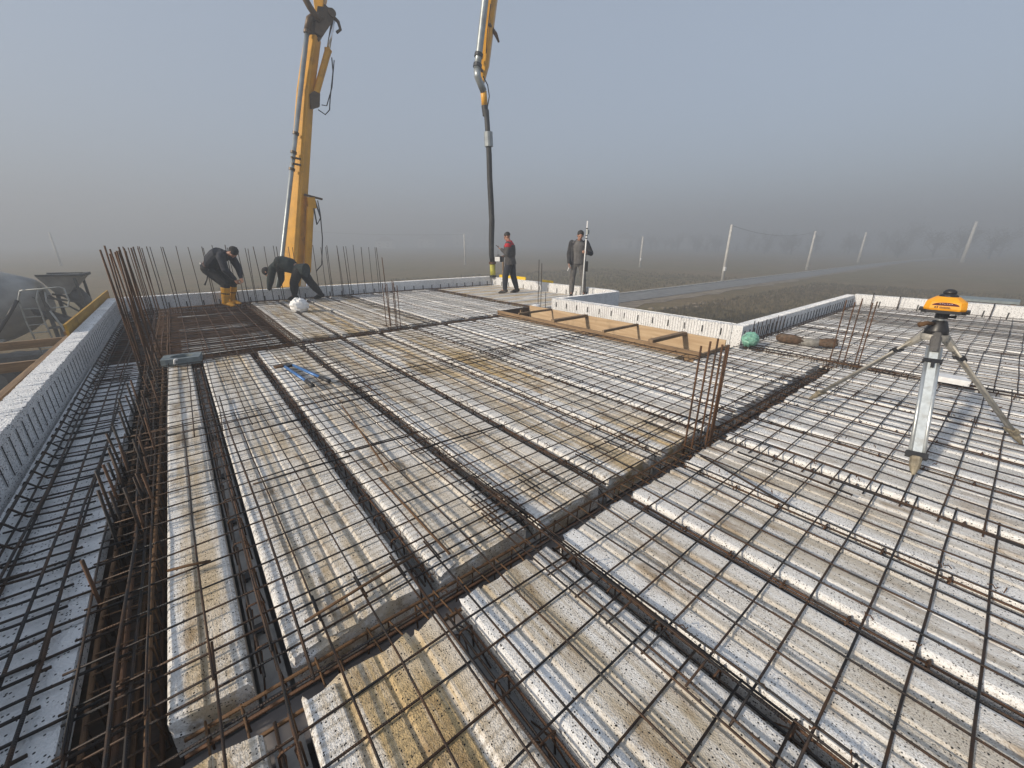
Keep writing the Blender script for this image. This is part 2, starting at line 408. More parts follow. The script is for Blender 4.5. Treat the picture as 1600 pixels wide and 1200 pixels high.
o = MB().box((-.72, 4.75, ZF + .012), (.76, 15.3, .02)).build("dark_sheet", M_dark_ply); tag(o, "dark brown formwork sheet in the deep left edge beam", "formwork")  # dark brown sheet laid over the grey formwork
o = MB().box((.43, 9.8, -.136), (1.5, 5.3, .02)).build("dark_sheet", M_dark_ply); tag(o, "dark stained formwork sheet under the rear left stair field", "formwork")
o = MB().box((3.1, 1.27, ZF + .035), (6.9, .20, .06)).build("beam_sole", plain("beam_sole_board", (.27, .245, .235), .85, var=.3, scale=3, dirt=(.10, .07, .05))); tag(o, "grey-brown sole board at the bottom of the long rusty cross beam", "formwork")
# ---- foam upstands round the slab edge ----------------------------------------------------------
def foam_wall(label, p, q, inward, th, z0, z1, groove=.012, pitch=.055, tie_pitch=.33, tie=(.012, .12), tie_mat=None, tie_z=.06, top_jag=.0, tie_d=.012):
    """upstand from p to q (inner face line), foam lies on the far side of `inward`; the inner face has dovetail grooves"""
    p, q = Vector((p[0], p[1], 0)), Vector((q[0], q[1], 0)); d = (q - p); L = d.length; d.normalize(); nrm = Vector((inward[0], inward[1], 0))
    poly = []; k = int(L / pitch); st = L / k
    for i in range(k):
        s0 = i * st
        for (u, dep) in (((.0, 0), (.42, 0), (.5, -1), (.92, -1)) if (i + 3) % max(3, int(1.1 / pitch)) else ((.0, 0), (.44, 0), (.46, -.022 / groove), (.54, -.022 / groove), (.56, 0))):
            poly.append(p + d * (s0 + u * st) + nrm * (dep * groove))
    poly.append(q); back = [q - nrm * th, p - nrm * th]
    mb = MB(); full = poly + back; n = len(full)
    rj = random.Random(int(L * 100))
    vs = [v + Vector((0, 0, z0)) for v in full] + [v + Vector((0, 0, z1 + rj.uniform(-top_jag, top_jag))) for v in full]
    mb.add(vs, [(i, (i + 1) % n, (i + 1) % n + n, i + n) for i in range(n)])
    # top cap as quads from the inner face to the back line
    m = len(poly); bk = []
    base = len(mb.v)
    for v in poly:
        s = (v - p).dot(d); bk.append(p + d * s - nrm * th + Vector((0, 0, z1 + rj.uniform(-top_jag, top_jag) * .4)))
    mb.v += [tuple(v) for v in bk]
    for i in range(m - 1): mb.f.append((n + i, n + i + 1, base + i + 1, base + i))
    w = mb.build("foam_upstand", M_wall, fix=True); tag(w, label, "foam wall", "white foam upstands round the slab edge")
    tm = MB().box((0, 0, 0), (tie[0], tie_d, tie[1])).mesh("tie", tie_mat or M_black)
    ang = math.atan2(d.y, d.x); k = int(L / tie_pitch)
    for i in range(min(k, 98)):
        o = bpy.data.objects.new("tie", tm); col.objects.link(o); o.parent = w
        c_ = p + d * ((i + .5) * L / k) + nrm * .004
        o.location = (c_.x, c_.y, tie_z); o.rotation_euler = (0, 0, ang)
    return w
WL = foam_wall("long white foam upstand along the left edge of the slab, in shadow", (-1.12, -3.0), (-1.12, 12.6), (1, 0), .17, -.25, .30,
               groove=.003, tie_pitch=.165, tie=(.005, .22), tie_z=.13, top_jag=.008, tie_d=.004)
foam_wall("speckled foam upstand along the rear edge behind the bending men", (-1.116, 12.62), (9.2, 12.62), (0, -1), .2, -.25, .29,
          groove=.006, tie_pitch=.33, tie=(.022, .15), tie_z=.05, top_jag=.008)
foam_wall("sunlit ribbed foam upstand behind the two standing men", (9.25, 12.616), (9.25, 6.9), (-1, 0), .14, -.25, .26,
          groove=.014, pitch=.07, tie_pitch=.4, tie=(.02, .14), tie_z=.06, top_jag=.01)
foam_wall("bluish foam upstand crossing in front of the man with the staff", (6.86, 6.9), (9.246, 6.9), (0, 1), .14, -.3, .25,
          groove=.006, tie_pitch=.4, tie=(.02, .14), tie_z=.06, top_jag=.006)
foam_wall("sunlit ribbed foam upstand behind the long timber box", (6.82, 6.9), (6.82, 2.74), (-1, 0), .15, -.3, .25,
          groove=.014, pitch=.05, tie_pitch=.31, tie=(.016, .11), tie_z=.12, top_jag=.012)
foam_wall("shaded foam upstand running right from the green plastic film", (6.84, 2.58), (13.5, 2.58), (0, -1), .16, -.3, .25,
          groove=.010, pitch=.07, tie_pitch=.19, tie=(.010, .17), tie_z=.08, top_jag=.006)
foam_wall("white foam upstand on the far right behind the orange laser level", (13.5, 2.576), (13.5, -3.0), (-1, 0), .16, -.3, .27,
          groove=.004, tie_pitch=.33, tie=(.022, .15), tie_z=.06, top_jag=.006)

# ------------------------------------------------------------------ foam filler strips and joists
PROF = [(0, -.17), (0, -.062), (.010, -.055), (.010, -.05), (.0, -.04), (.0, -.016), (.006, -.005), (.017, 0), (.100, 0), (.105, -.003), (.108, -.010), (.124, -.010), (.131, -.005), (.137, -.002),
        (.240, -.002), (.244, -.005), (.247, -.009), (.256, -.009), (.261, -.005), (.266, -.002), (.378, -.002), (.383, -.006), (.386, -.011), (.402, -.011), (.410, -.005), (.417, 0),
        (.505, 0), (.518, -.005), (.525, -.018), (.525, -.17)]
def filler(label, x0, x1, y0, y1, mat=None, group=None, along='Y', dz=0.0):
    w = x1 - x0 if along == 'Y' else y1 - y0
    pr = [(u, z) for u, z in PROF if u <= w * .5] if w < .4 else [(u * w / .525, z) for u, z in PROF]
    if w < .4: pr += [(w - .012, pr[-1][1]), (w, pr[-1][1] - .015), (w, -.17)]
    mb = MB(); rj = random.Random(int(x0 * 977 + y0 * 131))
    L0, L1 = (y0, y1) if along == 'Y' else (x0, x1)
    ends = [L0, L0 + .006] ; n = len(pr)
    k = max(2, int((L1 - L0) / .25)); ss = [L0 + (L1 - L0) * i / k for i in range(k + 1)]
    rows = []
    for i, s_ in enumerate(ss):
        row = []
        for (u, z) in pr:
            jz = rj.uniform(-.0006, .0006) if z > -.1 else 0
            e = (rj.uniform(-.018, .018) if z > -.1 else 0) if i in (0, k) else 0
            uu = (x0 if along == 'Y' else y0) + u
            row.append((uu, s_ + e, z + jz + dz) if along == 'Y' else (s_ + e, uu, z + jz + dz))
        rows.append(row)
    for row in rows: mb.v += row
    mb.f = [(i * n + j, i * n + j + 1, (i + 1) * n + j + 1, (i + 1) * n + j) for i in range(k) for j in range(n - 1)]
    mb.f += [tuple(range(n)), tuple(k * n + j for j in range(n))]
    o = mb.build("foam_filler_strip", mat or M_eps)
    at_ = o.data.attributes.new("across", 'FLOAT', 'POINT')
    for i in range(len(o.data.vertices)): at_.data[i].value = pr[i % n][0] / w
    return tag(o, label, "foam strip", group or "white foam filler strips between the joists")

def joist(label, p, q, hb=.098, loops=True, group=None, seed=0):
    """concrete joist base with a rusty lattice girder along p-q"""
    p, q = Vector(p), Vector(q); d = (q - p); L = d.length; d.normalize(); r = Vector((d.y, -d.x, 0)); rj = random.Random(seed)
    e = empty("lattice_joist", p); tag(e, label, "joist", group or "lattice joists in the gaps between the foam strips")
    o = Vector((0, 0, 0))
    b = MB().beam(d * .0 + Vector((0, 0, -.1965)), d * L + Vector((0, 0, -.1965)), hb - .004, .121).build("joist_base", M_conc, e)
    top = -.026
    for s in (-1, 1):
        pts = [d * (L * i / 8) + r * (s * .022) + Vector((0, 0, top + rj.uniform(-.004, .004))) for i in range(9)]
        MB().tube(pts, .0055, 6).build("chord_bar", M_brown if s > 0 else M_bar_dark, e, smooth=True)
    mb = MB(); k = max(2, int(L / .24))
    for i in range(k):
        a0 = i * L / k; a1 = (i + .5) * L / k; a2 = (i + 1) * L / k
        for s in (-1, 1)[:1 if i % 2 else 2]:
            mb.tube([d * a0 + r * (s * .036) + Vector((0, 0, -.136)), d * a1 + r * (s * .014) + Vector((0, 0, top - .006)), d * a2 + r * (s * .036) + Vector((0, 0, -.136))], .0035, 5)
        if loops:
            h = [d * a1 + r * (-.034) + Vector((0, 0, -.137)), d * (a1 + .004) + r * (-.031) + Vector((0, 0, -.02)), d * a1 + r * (-.022) + Vector((0, 0, -.006)),
                 d * a1 + r * .022 + Vector((0, 0, -.006)), d * (a1 + .004) + r * .031 + Vector((0, 0, -.02)), d * a1 + r * .034 + Vector((0, 0, -.137))]
            mb.tube(h, .0042, 6)
    mb.build("lattice", M_brown, e, smooth=True)
    return e

PITCH = .645; SW = .547; X0 = .03
YA0, YA1 = 1.385, 6.78       # middle field
YB0, YB1 = 7.12, 12.45       # rear field
YC0, YC1 = -3.0, 1.19       # near field
n_near = n_mid = n_rear = 0
# first narrow strips beside the left edge beam
filler("narrow foam strip beside the left edge beam, middle field", -.335, -.095, YA0, YA1 - .2)
filler("narrow foam strip beside the left edge beam, near field", -.335, -.095, YC0, YC1)
joist("lattice joist beside the narrow left strip, middle field", (-.035, YA0, 0), (-.035, YA1, 0), seed=1)
joist("lattice joist beside the narrow left strip, near field", (-.035, YC0, 0), (-.035, YC1, 0), seed=2)
for k in range(10):
    x = X0 + k * PITCH
    ya1 = YA1 if k <= 7 else 2.5
    if k < 10:
        xe = x + SW
        if k == 9: xe = min(xe, 6.56)
        filler(f"{ORD[k]} full foam strip from the left edge beam, middle field", x, xe, YA0, ya1 if k > 3 else YA1 - .16 + .05 * k, M_eps if k < 5 else M_eps_clean)
        filler(f"{ORD[k]} full foam strip from the left edge beam, near field", x, xe, YC0, YC1, M_eps if k < 1 else (M_eps_grey if k < 5 else M_eps_clean))
    if k < 9:
        xj = x + SW + (PITCH - SW) / 2
        joist(f"{ORD[k]} lattice joist from the left, between full strips, middle field", (xj, YA0, 0), (xj, ya1 if k < 7 else 2.5, 0), seed=10 + k)
        joist(f"{ORD[k]} lattice joist from the left, between full strips, near field", (xj, YC0, 0), (xj, YC1, 0), seed=30 + k)
filler("short-width foam strip beside the long timber box", 5.12, 5.34, 2.72, YA1)
# rear field
for k in range(8):
    x = 1.36 + k * PITCH
    filler(f"{ORD[k]} foam strip from the dark stair field, rear field", x, x + SW, YB0, YB1, M_eps if k < 4 else M_eps_clean)
    xj = x + SW + (PITCH - SW) / 2
    joist(f"{ORD[k]} lattice joist from the dark stair field, rear field", (xj, YB0, 0), (xj, YB1, 0), loops=False, seed=50 + k)
# cross strips where the two men stand
for k in range(8):
    y = 7.2 + k * PITCH
    filler(f"{ORD[k]} cross-laid foam strip counted from the bluish upstand, standing men's corner", 6.75, 9.2, y, y + SW, M_eps_x, along='X')
    if k < 7:
        yj = y + SW + (PITCH - SW) / 2
        joist(f"{ORD[k]} cross-laid lattice joist counted from the bluish upstand, men's corner", (6.75, yj, 0), (9.2, yj, 0), loops=False, seed=70 + k)
# right field beyond the tripod
for k in range(10):
    x = 6.82 + k * PITCH
    filler(f"{ORD[k]} foam strip right of the rusty cross beam's far end, right field", x, x + SW, -3.0, 2.45, M_eps_clean if k not in (6, 8) else M_eps_dark)
    xj = x + SW + (PITCH - SW) / 2
    joist(f"{ORD[k]} lattice joist right of the rusty cross beam's far end, right field", (xj, -3.0, 0), (xj, 2.45, 0), seed=90 + k)

# flat foam panels along the left edge
for i in range(10):
    y0 = -2.9 + i * 1.0
    if y0 > 6.3: break
    mb = MB().box((-.845, y0 + .498, -.055 + .002 * (i % 3)), (.48, .990, .09))
    tag(mb.build("flat_foam_panel", M_panel), ("nearest" if i == 0 else ORD[i]) + " flat white foam panel along the left upstand, counted from the near end", "foam panel", "flat foam panels beside the left upstand")

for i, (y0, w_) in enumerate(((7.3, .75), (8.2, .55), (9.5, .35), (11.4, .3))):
    mb = MB().box((.47, y0 + w_ / 2, -.115), (1.3, w_, .05)); tag(mb.build("flat_foam_panel", M_eps_dark), ORD[i] + " stained foam strip under the bars of the dark stair field, from the near side", "foam panel", "foam strips in the dark stair field")
# ------------------------------------------------------------------ rebar mats
def mat_sheet(name, label, x0, x1, y0, y1, sx, sy, z, rot=0.0, r=.0045, mat=None, seed=0, skip=None, wob=.0055):
    rj = random.Random(seed); mb = MB(); cx, cy = (x0 + x1) / 2, (y0 + y1) / 2; M = Matrix.Rotation(R(rot), 3, 'Z')
    hx, hy = (x1 - x0) / 2, (y1 - y0) / 2
    def line(a, b):
        L = (b - a).length; k = max(2, int(L / .5)); pts = []
        for i in range(k + 1):
            p_ = a.lerp(b, i / k); pts.append(M @ (p_ + Vector((rj.gauss(0, .0035), rj.gauss(0, .0035), rj.gauss(0, wob)))))
        mb.tube(pts, r, 6)
    n = max(1, round((y1 - y0 - .08) / sy))
    for i in range(n + 1):                       # bars along X, lower layer
        y = -hy + .04 + i * (2 * hy - .08) / n + rj.gauss(0, .004)
        line(Vector((-hx + rj.uniform(0, .02), y, 0)), Vector((hx - rj.uniform(0, .02), y + rj.gauss(0, .004), 0)))
    n = max(1, round((x1 - x0 - .08) / sx))
    for i in range(n + 1):                       # bars along Y, upper layer
        x = -hx + .04 + i * (2 * hx - .08) / n + rj.gauss(0, .003)
        line(Vector((x, -hy + rj.uniform(0, .02), 2 * r)), Vector((x + rj.gauss(0, .004), hy - rj.uniform(0, .02), 2 * r)))
    o = mb.build(name, mat or M_bar, smooth=True, fix=False); o.location = (cx, cy, z)
    return tag(o, label, "rebar mat", "welded steel mats laid over the foam strips")
Z1 = .016
sheets = [
 ("welded steel mat nearest the left upstand, bottom left corner", -.60, 1.30, -2.6, 1.62, .0),
 ("welded steel mat on the left middle strips, partly over the rusty edge beam", -.62, 1.30, 1.42, 4.2, .5),
 ("welded steel mat under the blue bolt cutter", -.55, 1.40, 3.75, 6.95, -.4),
 ("welded steel mat in front of the camera, centre foreground", 1.08, 3.32, -2.5, 1.75, .3),
 ("welded steel mat on the centre strips just beyond the rusty cross beam", 1.12, 3.30, 1.55, 4.55, -.35),
 ("welded steel mat on the centre strips before the middle upright bars", 1.15, 3.35, 4.1, 6.98, .4),
 ("welded steel mat under the front foot of the tripod", 3.06, 5.40, -2.5, 1.5, -.25),
 ("welded steel mat between the right bar cluster and the timber box", 3.05, 5.36, 1.25, 4.6, .3),
 ("welded steel mat left of the far half of the timber box", 3.10, 5.32, 4.2, 7.0, -.3),
 ("welded steel mat under the right hind foot of the tripod", 5.12, 6.75, -2.5, 2.5, .2),
 ("welded steel mat behind the white plastic bag, rear field left", 1.18, 3.75, 7.02, 12.35, -.2),
 ("welded steel mat in the rear field right of the white bag", 3.5, 6.6, 7.05, 12.35, .15),
 ("welded steel mat under the old brown wrappings, right field", 6.5, 9.05, -2.5, 2.42, .3),
 ("welded steel mat in the middle of the right field", 8.8, 11.3, -2.5, 2.42, -.2),
 ("welded steel mat against the far right upstand", 11.05, 13.4, -2.5, 2.42, .2),
]
for i, (lb, x0, x1, y0, y1, rot) in enumerate(sheets):
    mat_sheet("rebar_mat", lb, x0, x1, y0, y1, .18, .168, Z1 + .010 * (i % 3) + .002 * (i % 2), rot, .0047 if y0 < 1.3 else (.0045 if y0 < 6 else .0038), seed=100 + i)
# dense rusty mats: stair field and the left edge
mat_sheet("rebar_mat", "dense brown steel mat over the dark stair field at rear left", -.55, 1.22, 6.95, 12.4, .2, .10, .012, .0, .0055, M_brown, seed=201)
mat_sheet("rebar_mat", "second dense brown steel mat lying lower in the dark stair field", -.5, 1.2, 7.0, 12.4, .25, .16, -.06, .3, .006, M_brown, seed=202)
mat_sheet("rebar_mat", "close-set dark steel bars beside the left upstand at the rear", -1.0, -.5, 6.1, 12.4, .2, .1, .014, .0, .0055, M_brown, seed=203)
mat_sheet("rebar_mat", "dark steel mat over the flat foam panels on the left", -1.02, -.38, -2.4, 6.3, .32, .165, .006, .0, .0058, M_bar_dark, seed=204)
# loose long bars lying along the left edge and across the strips
def loose(label, pts, r=.007, mat=None):
    o = MB().tube(pts, r, 7).build("loose_rebar", mat or M_bar, smooth=True)
    return tag(o, label, "rebar", "loose steel bars lying on the mats")
LZ = .05
LB = [((.20, 3.60), (.61, 3.60), "short loose bar on the second strip left of the cutter"), ((.10, 2.72), (.70, 2.70), "loose bar end crossing the second strip, left centre"),
      ((.68, 2.77), (1.17, 2.73), "loose bar across the third strip in line with its neighbour"), ((1.06, 2.49), (1.87, 2.43), "long loose bar across the third and fourth strips"),
      ((.11, 1.46), (.62, 1.52), "rusty loose bar near the corner of the second strip"), ((.75, 2.29), (.76, 1.42), "rusty bar lying lengthwise on the third strip"),
      ((1.19, 2.35), (1.27, 1.37), "bar lying lengthwise on the edge of the third strip"), ((-.32, 2.15), (-.16, 2.1), "stub of rusty bar on the narrow left strip"),
      ((2.67, 1.12), (2.5, .5), "bar end lying lengthwise in front of the right bar cluster"), ((.83, 2.34), (.95, 3.7), "second rusty bar lying lengthwise on the third strip"),
      ((-1.0, 2.55), (-.82, 2.54), "bar stub on the flat foam panel at left edge"), ((-.95, 1.88), (-.68, 1.90), "bar stub on the flat foam panel in the bottom left corner"),
      ((2.94, .98), (2.93, .3), "bar end lying lengthwise near the tripod's front foot")]
for i, (a, b, lb) in enumerate(LB):
    loose(lb, [(a[0], a[1], LZ), ((a[0] + b[0]) / 2, (a[1] + b[1]) / 2, LZ + .003), (b[0], b[1], LZ)], .0068, M_rust if 'rusty' in lb else M_bar_dark)
rj = random.Random(5)
for i, (x, ya, yb) in enumerate([(-.79, -2, 9.5), (-.705, -1.5, 8.8), (-.92, -2, 10.4), (-.475, -2.2, 5.0)]):
    pts = [(x + rj.gauss(0, .012), ya + (yb - ya) * k / 9, .038 + rj.gauss(0, .003)) for k in range(10)]
    loose(["long bar down the middle of the flat foam panels", "long bar on the flat foam panels, next to the edge beam side", "long bar closest to the left upstand", "long bar lying over the left edge beam cage"][i], pts, .0065, M_bar)
for i, (x, y0, y1) in enumerate([(.08, 1.2, 4.7), (.56, -.6, 1.5), (1.23, .1, 2.3)]):
    pts = [(x + .01 * math.sin(k), y0 + (y1 - y0) * k / 6, LZ - .004) for k in range(7)]
    loose(["long bar lying over the first joist gap", "long bar running over the cross beam in the foreground", "long bar over the cross beam beside the second joist gap"][i], pts, .006, M_bar)

# ------------------------------------------------------------------ beam cages
def cage(label, p, q, w, zb, zt, nb, spacing, r=.008, mat=None, seed=0, sag=.0, hooks=False):
    p, q = Vector(p), Vector(q); d = q - p; L = d.length; d.normalize(); s_ = Vector((d.y, -d.x, 0)); rj = random.Random(seed)
    e = empty("beam_cage", p); tag(e, label, "rebar cage", "rusty reinforcement cages in the beams")
    for k in range(nb):
        for z in (zb, zt):
            off = -w / 2 + w * k / (nb - 1)
            pts = [d * (L * i / 10) + s_ * (off + rj.gauss(0, .005)) + Vector((0, 0, z + rj.gauss(0, .005))) for i in range(11)]
            MB().tube(pts, r, 7).build("main_bar", mat or (M_rust if (k + (z == zt)) % 2 else M_brown), e, smooth=True)
    hw = w / 2 + r
    loop = [(-hw, zb - r), (-hw, zt + r), (hw, zt + r), (hw, zb - r), (-hw, zb - r)]
    me = MB().tube([s_ * a + Vector((0, 0, b)) for a, b in loop], .0042, 5).mesh("stirrup", M_rust, True)
    n = int(L / spacing); step = L / n
    if n > 96: n = 96; step = L / n
    for i in range(n):
        o = bpy.data.objects.new("stirrup", me); col.objects.link(o); o.parent = e
        o.location = d * ((i + .5) * step + rj.gauss(0, .012)); o.rotation_euler = (rj.gauss(0, .05), rj.gauss(0, .05), rj.gauss(0, .06))
    return e
cage("rusty cage in the cross beam running from the corner to the right", (-.3, 1.27, 0), (6.6, 1.27, 0), .15, -.215, -.055, 3, .11, .0075, seed=1)
cage("rusty cage in the deep left edge beam between panels and strips", (-.465, -2.9, 0), (-.465, 6.9, 0), .15, -.22, -.03, 3, .105, .009, seed=2)
cage("rusty cage in the far cross beam before the rear field", (-.3, 6.96, 0), (5.4, 6.96, 0), .16, -.2, -.03, 3, .1, .008, seed=3)
cage("rusty cage along the left side of the dark stair field", (-.40, 7.1, 0), (-.40, 12.4, 0), .14, -.2, .01, 3, .1, .008, seed=4)
cage("brown cage along the right side of the dark stair field", (1.26, 7.05, 0), (1.26, 12.4, 0), .12, -.2, .0, 3, .1, .008, seed=5)
cage("brown cage in front of the rear foam upstand", (-.3, 12.5, 0), (9.1, 12.5, 0), .1, -.2, .005, 3, .14, .008, seed=6)
cage("brown cage at the left of the standing men's corner", (6.68, 7.05, 0), (6.68, 12.4, 0), .08, -.2, -.01, 2, .12, .008, seed=7)
cage("rusty cage between near strips and right field", (6.69, -2.9, 0), (6.69, 2.45, 0), .09, -.2, -.025, 2, .14, .008, seed=8)
cage("brown cage along the foot of the shaded right-hand upstand", (6.9, 2.5, 0), (13.4, 2.5, 0), .06, -.2, .0, 2, .15, .007, seed=9)
# triangular edge chairs along the left upstand
e = empty("edge_cage", (-1.0, -2.5, 0)); tag(e, "dark triangular steel edge cage at the foot of the left upstand", "rebar cage")
MB().tube([(.0 + .006 * math.sin(i * 1.7), i * 1.45, .075 + .004 * math.sin(i * 2.3)) for i in range(11)], .008, 7).build("top_bar", M_bar_dark, e, smooth=True)
MB().tube([(.09, i * 1.45, .012) for i in range(11)], .007, 7).build("lower_bar", M_bar_dark, e, smooth=True)
me = MB().tube([(-.01, 0, .07), (.0, .006, .088), (.012, 0, .078), (.06, -.01, .02), (.17, -.02, .016), (.34, -.02, .018)], .0065, 6).mesh("hook", M_bar_dark, True)
for i in range(87):
    o = bpy.data.objects.new("hook", me); col.objects.link(o); o.parent = e; o.location = (0, .08 + i * .166 + rj.gauss(0, .01), 0); o.rotation_euler = (0, 0, rj.gauss(0, .06))

# black plastic spacers in the first joist gap
for i, y in enumerate((1.72, 2.1, 2.65, 3.3, 4.1)):
    mb = MB()
    for sx in (-1, 1): mb.box((sx * .018, 0, .03), (.008, .05, .06))
    for z in (.004, .03, .056): mb.box((0, 0, z), (.028, .05, .008))
    o = mb.build("plastic_spacer", M_black); o.location = (-.045 + .01 * (i % 2), y, -.172); o.rotation_euler = (0, 0, .2 * i)
    tag(o, ORD[i] + " black plastic spacer in the gap beside the narrow left strip, from the cross beam", "spacer", "black plastic spacers in the first joist gap")
# tie-wire knots all over the mats
mb = MB(); rk = random.Random(31)
def knot(x, y, z):
    a = rk.uniform(0, 6.28); d_ = Vector((math.cos(a), math.sin(a), 0)) * .014
    mb.tube([Vector((x, y, z)) - d_, Vector((x, y, z + .012)), Vector((x, y, z)) + d_, Vector((x, y, z + .006)) + d_ * 1.3 + Vector((0, 0, .008))], .0026, 4)
for k in range(9):
    for i in range(34): knot(X0 + k * PITCH + SW + .057 + rk.gauss(0, .01), rk.uniform(-1.5, 6.7) if k < 7 else rk.uniform(-1.5, 2.5), .04)
for k in range(9):
    for i in range(22): knot(6.82 + k * PITCH + SW + .057, rk.uniform(-1.5, 2.4), .04)
tag(mb.build("tie_wire", M_brown, fix=False), "twisted tie wire knots scattered over the steel mats", "tie wire", kind='stuff')
# ------------------------------------------------------------------ upright starter bars
rj = random.Random(21)
XS = [-.38, -.33, -.15, -.09, .11, .34, .59, .63, .79, 1.04, 1.09, 1.21, 1.3, 1.45, 1.49, 1.64, 1.86, 2.07, 2.11, 2.42, 2.51, 3.0, 3.21, 3.34, 3.38, 3.63, 3.68, 3.84, 3.89, 4.09, 4.33, 4.55, 4.71, 4.78]
for i, x in enumerate(XS):
    r_ = .0065 if i % 3 else .008
    o = MB().tube([(0, 0, -.22), (rj.gauss(0, .006), rj.gauss(0, .01), .6), (rj.gauss(0, .012), rj.gauss(0, .02), 1.38 + rj.gauss(0, .02))], r_ * 1.15, 7).build("starter_bar", M_bar_dark, smooth=True)
    o.location = (x, 12.3 + rj.uniform(-.05, .05), 0)
    tag(o, f"{ORD[i]} tall upright steel bar along the rear upstand, counted from its left end", "rebar", "upright bars along the rear foam upstand")
SB = [(-.60, 4.57, .24), (-.58, 4.24, .21), (-.56, 3.73, .28), (-.59, 3.75, .23), (-.56, 3.32, .28), (-.56, 3.12, .255), (-.56, 2.87, .334), (-.54, 2.62, .318), (-.45, 4.14, .32), (-.44, 2.67, .28), (-.44, 3.41, .27), (-.57, 5.0, .25), (-.46, 4.75, .22), (-.57, 2.2, .22)]
rj = random.Random(44)
SB += [(rj.choice((-.58, -.55, -.44, -.40)) + rj.gauss(0, .012), rj.uniform(2.6, 6.5), rj.uniform(.12, .30)) for _ in range(30)]
SB.sort(key=lambda s: s[1])
for i, (x, y, h) in enumerate(SB):
    o = MB().tube([(0, 0, -.21), (rj.gauss(0, .008) - .004, rj.gauss(0, .012), h)], .0075, 7).build("starter_bar", M_bar_dark if i % 3 else M_brown, smooth=True)
    o.location = (x, y, 0)
    tag(o, f"{ORD[i]} short bar sticking up from the left edge beam, counted from the near end", "rebar", "short bars sticking up from the left edge beam")
for i in range(10):
    o = MB().tube([(0, 0, -.2), (0, 0, .33 + rj.uniform(-.02, .02))], .010, 7).build("starter_bar", M_cloth_grey if False else M_bar, smooth=True)
    o.location = (13.43, 2.2 - i * .5, 0)
    tag(o, f"{ORD[i]} bar standing against the far right upstand, counted from its far corner", "rebar", "bars along the far right upstand")
for i in range(9):
    o = MB().tube([(0, 0, -.2), (rj.gauss(0, .01), 0, .29 + rj.uniform(-.03, .05))], .007, 6).build("starter_bar", M_bar_dark, smooth=True)
    o.location = (6.98 + i * .17, 2.48, 0)
    tag(o, f"{ORD[i]} bar standing against the shaded upstand, counted from the green film", "rebar", "bars beside the green plastic film")

def bundle(label, bars, ties=(.05,), r=.0075, mat=None, seed=0):
    rj = random.Random(seed); cx = sum(b[0] for b in bars) / len(bars); cy = sum(b[1] for b in bars) / len(bars)
    e = empty("column_starter_bars", (cx, cy, 0)); tag(e, label, "rebar cage", "clusters of upright column bars")
    for (x, y, h, lx, ly) in bars:
        pts = [(x - cx, y - cy, -.2), (x - cx, y - cy, .02), (x - cx + lx * .5, y - cy + ly * .5, h * .5), (x - cx + lx, y - cy + ly, h)]
        MB().tube(pts, r, 7).build("bar", mat or M_brown, e, smooth=True)
    xs = [b[0] - cx for b in bars]; ys = [b[1] - cy for b in bars]; x0, x1, y0, y1 = min(xs) - .012, max(xs) + .012, min(ys) - .012, max(ys) + .012
    for z in ties:
        MB().tube([(x0, y0, z), (x1, y0, z), (x1, y1, z), (x0, y1, z), (x0, y0, z)], .004, 6).build("stirrup", M_rust, e, smooth=True)
    return e
bundle("six rusty upright bars at the cross beam near the photo's centre right", [(2.87, 1.34, .79, 0, 0), (2.885, 1.29, .83, .01, 0), (2.91, 1.20, .82, 0, .01), (2.97, 1.19, .81, .0, 0), (3.06, 1.24, .77, 0, 0), (3.08, 1.32, .82, 0, 0)], (-.02, -.08))
bundle("five thin rusty upright bars at the cross beam's far end", [(6.70, 1.35, .81, 0, 0), (6.71, 1.26, .79, 0, 0), (6.73, 1.20, .84, .0, 0), (6.80, 1.10, .79, 0, 0), (6.80, 1.06, .81, 0, 0)], (-.02,))
bundle("rusty upright bars in the middle of the far cross beam, one much taller", [(2.95, 7.3, 1.24, -.03, 0), (2.87, 7.28, .79, 0, 0), (2.99, 7.12, .85, 0, 0), (2.98, 7.04, .83, 0, 0), (3.05, 7.06, .76, 0, 0), (2.86, 7.05, .8, 0, 0)], (.02,), mat=M_brown)
bundle("three dark upright bars by the corner of the bluish upstand", [(6.72, 7.27, 1.12, 0, 0), (6.70, 7.15, 1.04, 0, 0), (6.76, 7.05, .38, 0, 0)], (.0,), mat=M_bar_dark)
rj = random.Random(77); bl = []
for i in range(15):
    x = -.62 + rj.uniform(0, .24); y = 6.55 + rj.uniform(0, .42)
    bl.append((x, y, 1.40 + rj.uniform(-.05, .05), rj.uniform(-.05, .03), rj.uniform(-.05, .05)))
bundle("thick sheaf of tall brown bars at the left edge beam's far end", bl, (.05, .0), mat=M_brown, r=.009)
bl = []
for i in range(11):
    x = -.74 + i * .028 + rj.gauss(0, .01); y = 12.2 + rj.uniform(-.15, .15)
    bl.append((x, y, 1.38 + rj.uniform(-.03, .02), rj.uniform(-.05, .02), rj.uniform(-.03, .03)))
bundle("sheaf of tall brown bars in the rear left corner", bl, (.04,), mat=M_brown, r=.009)

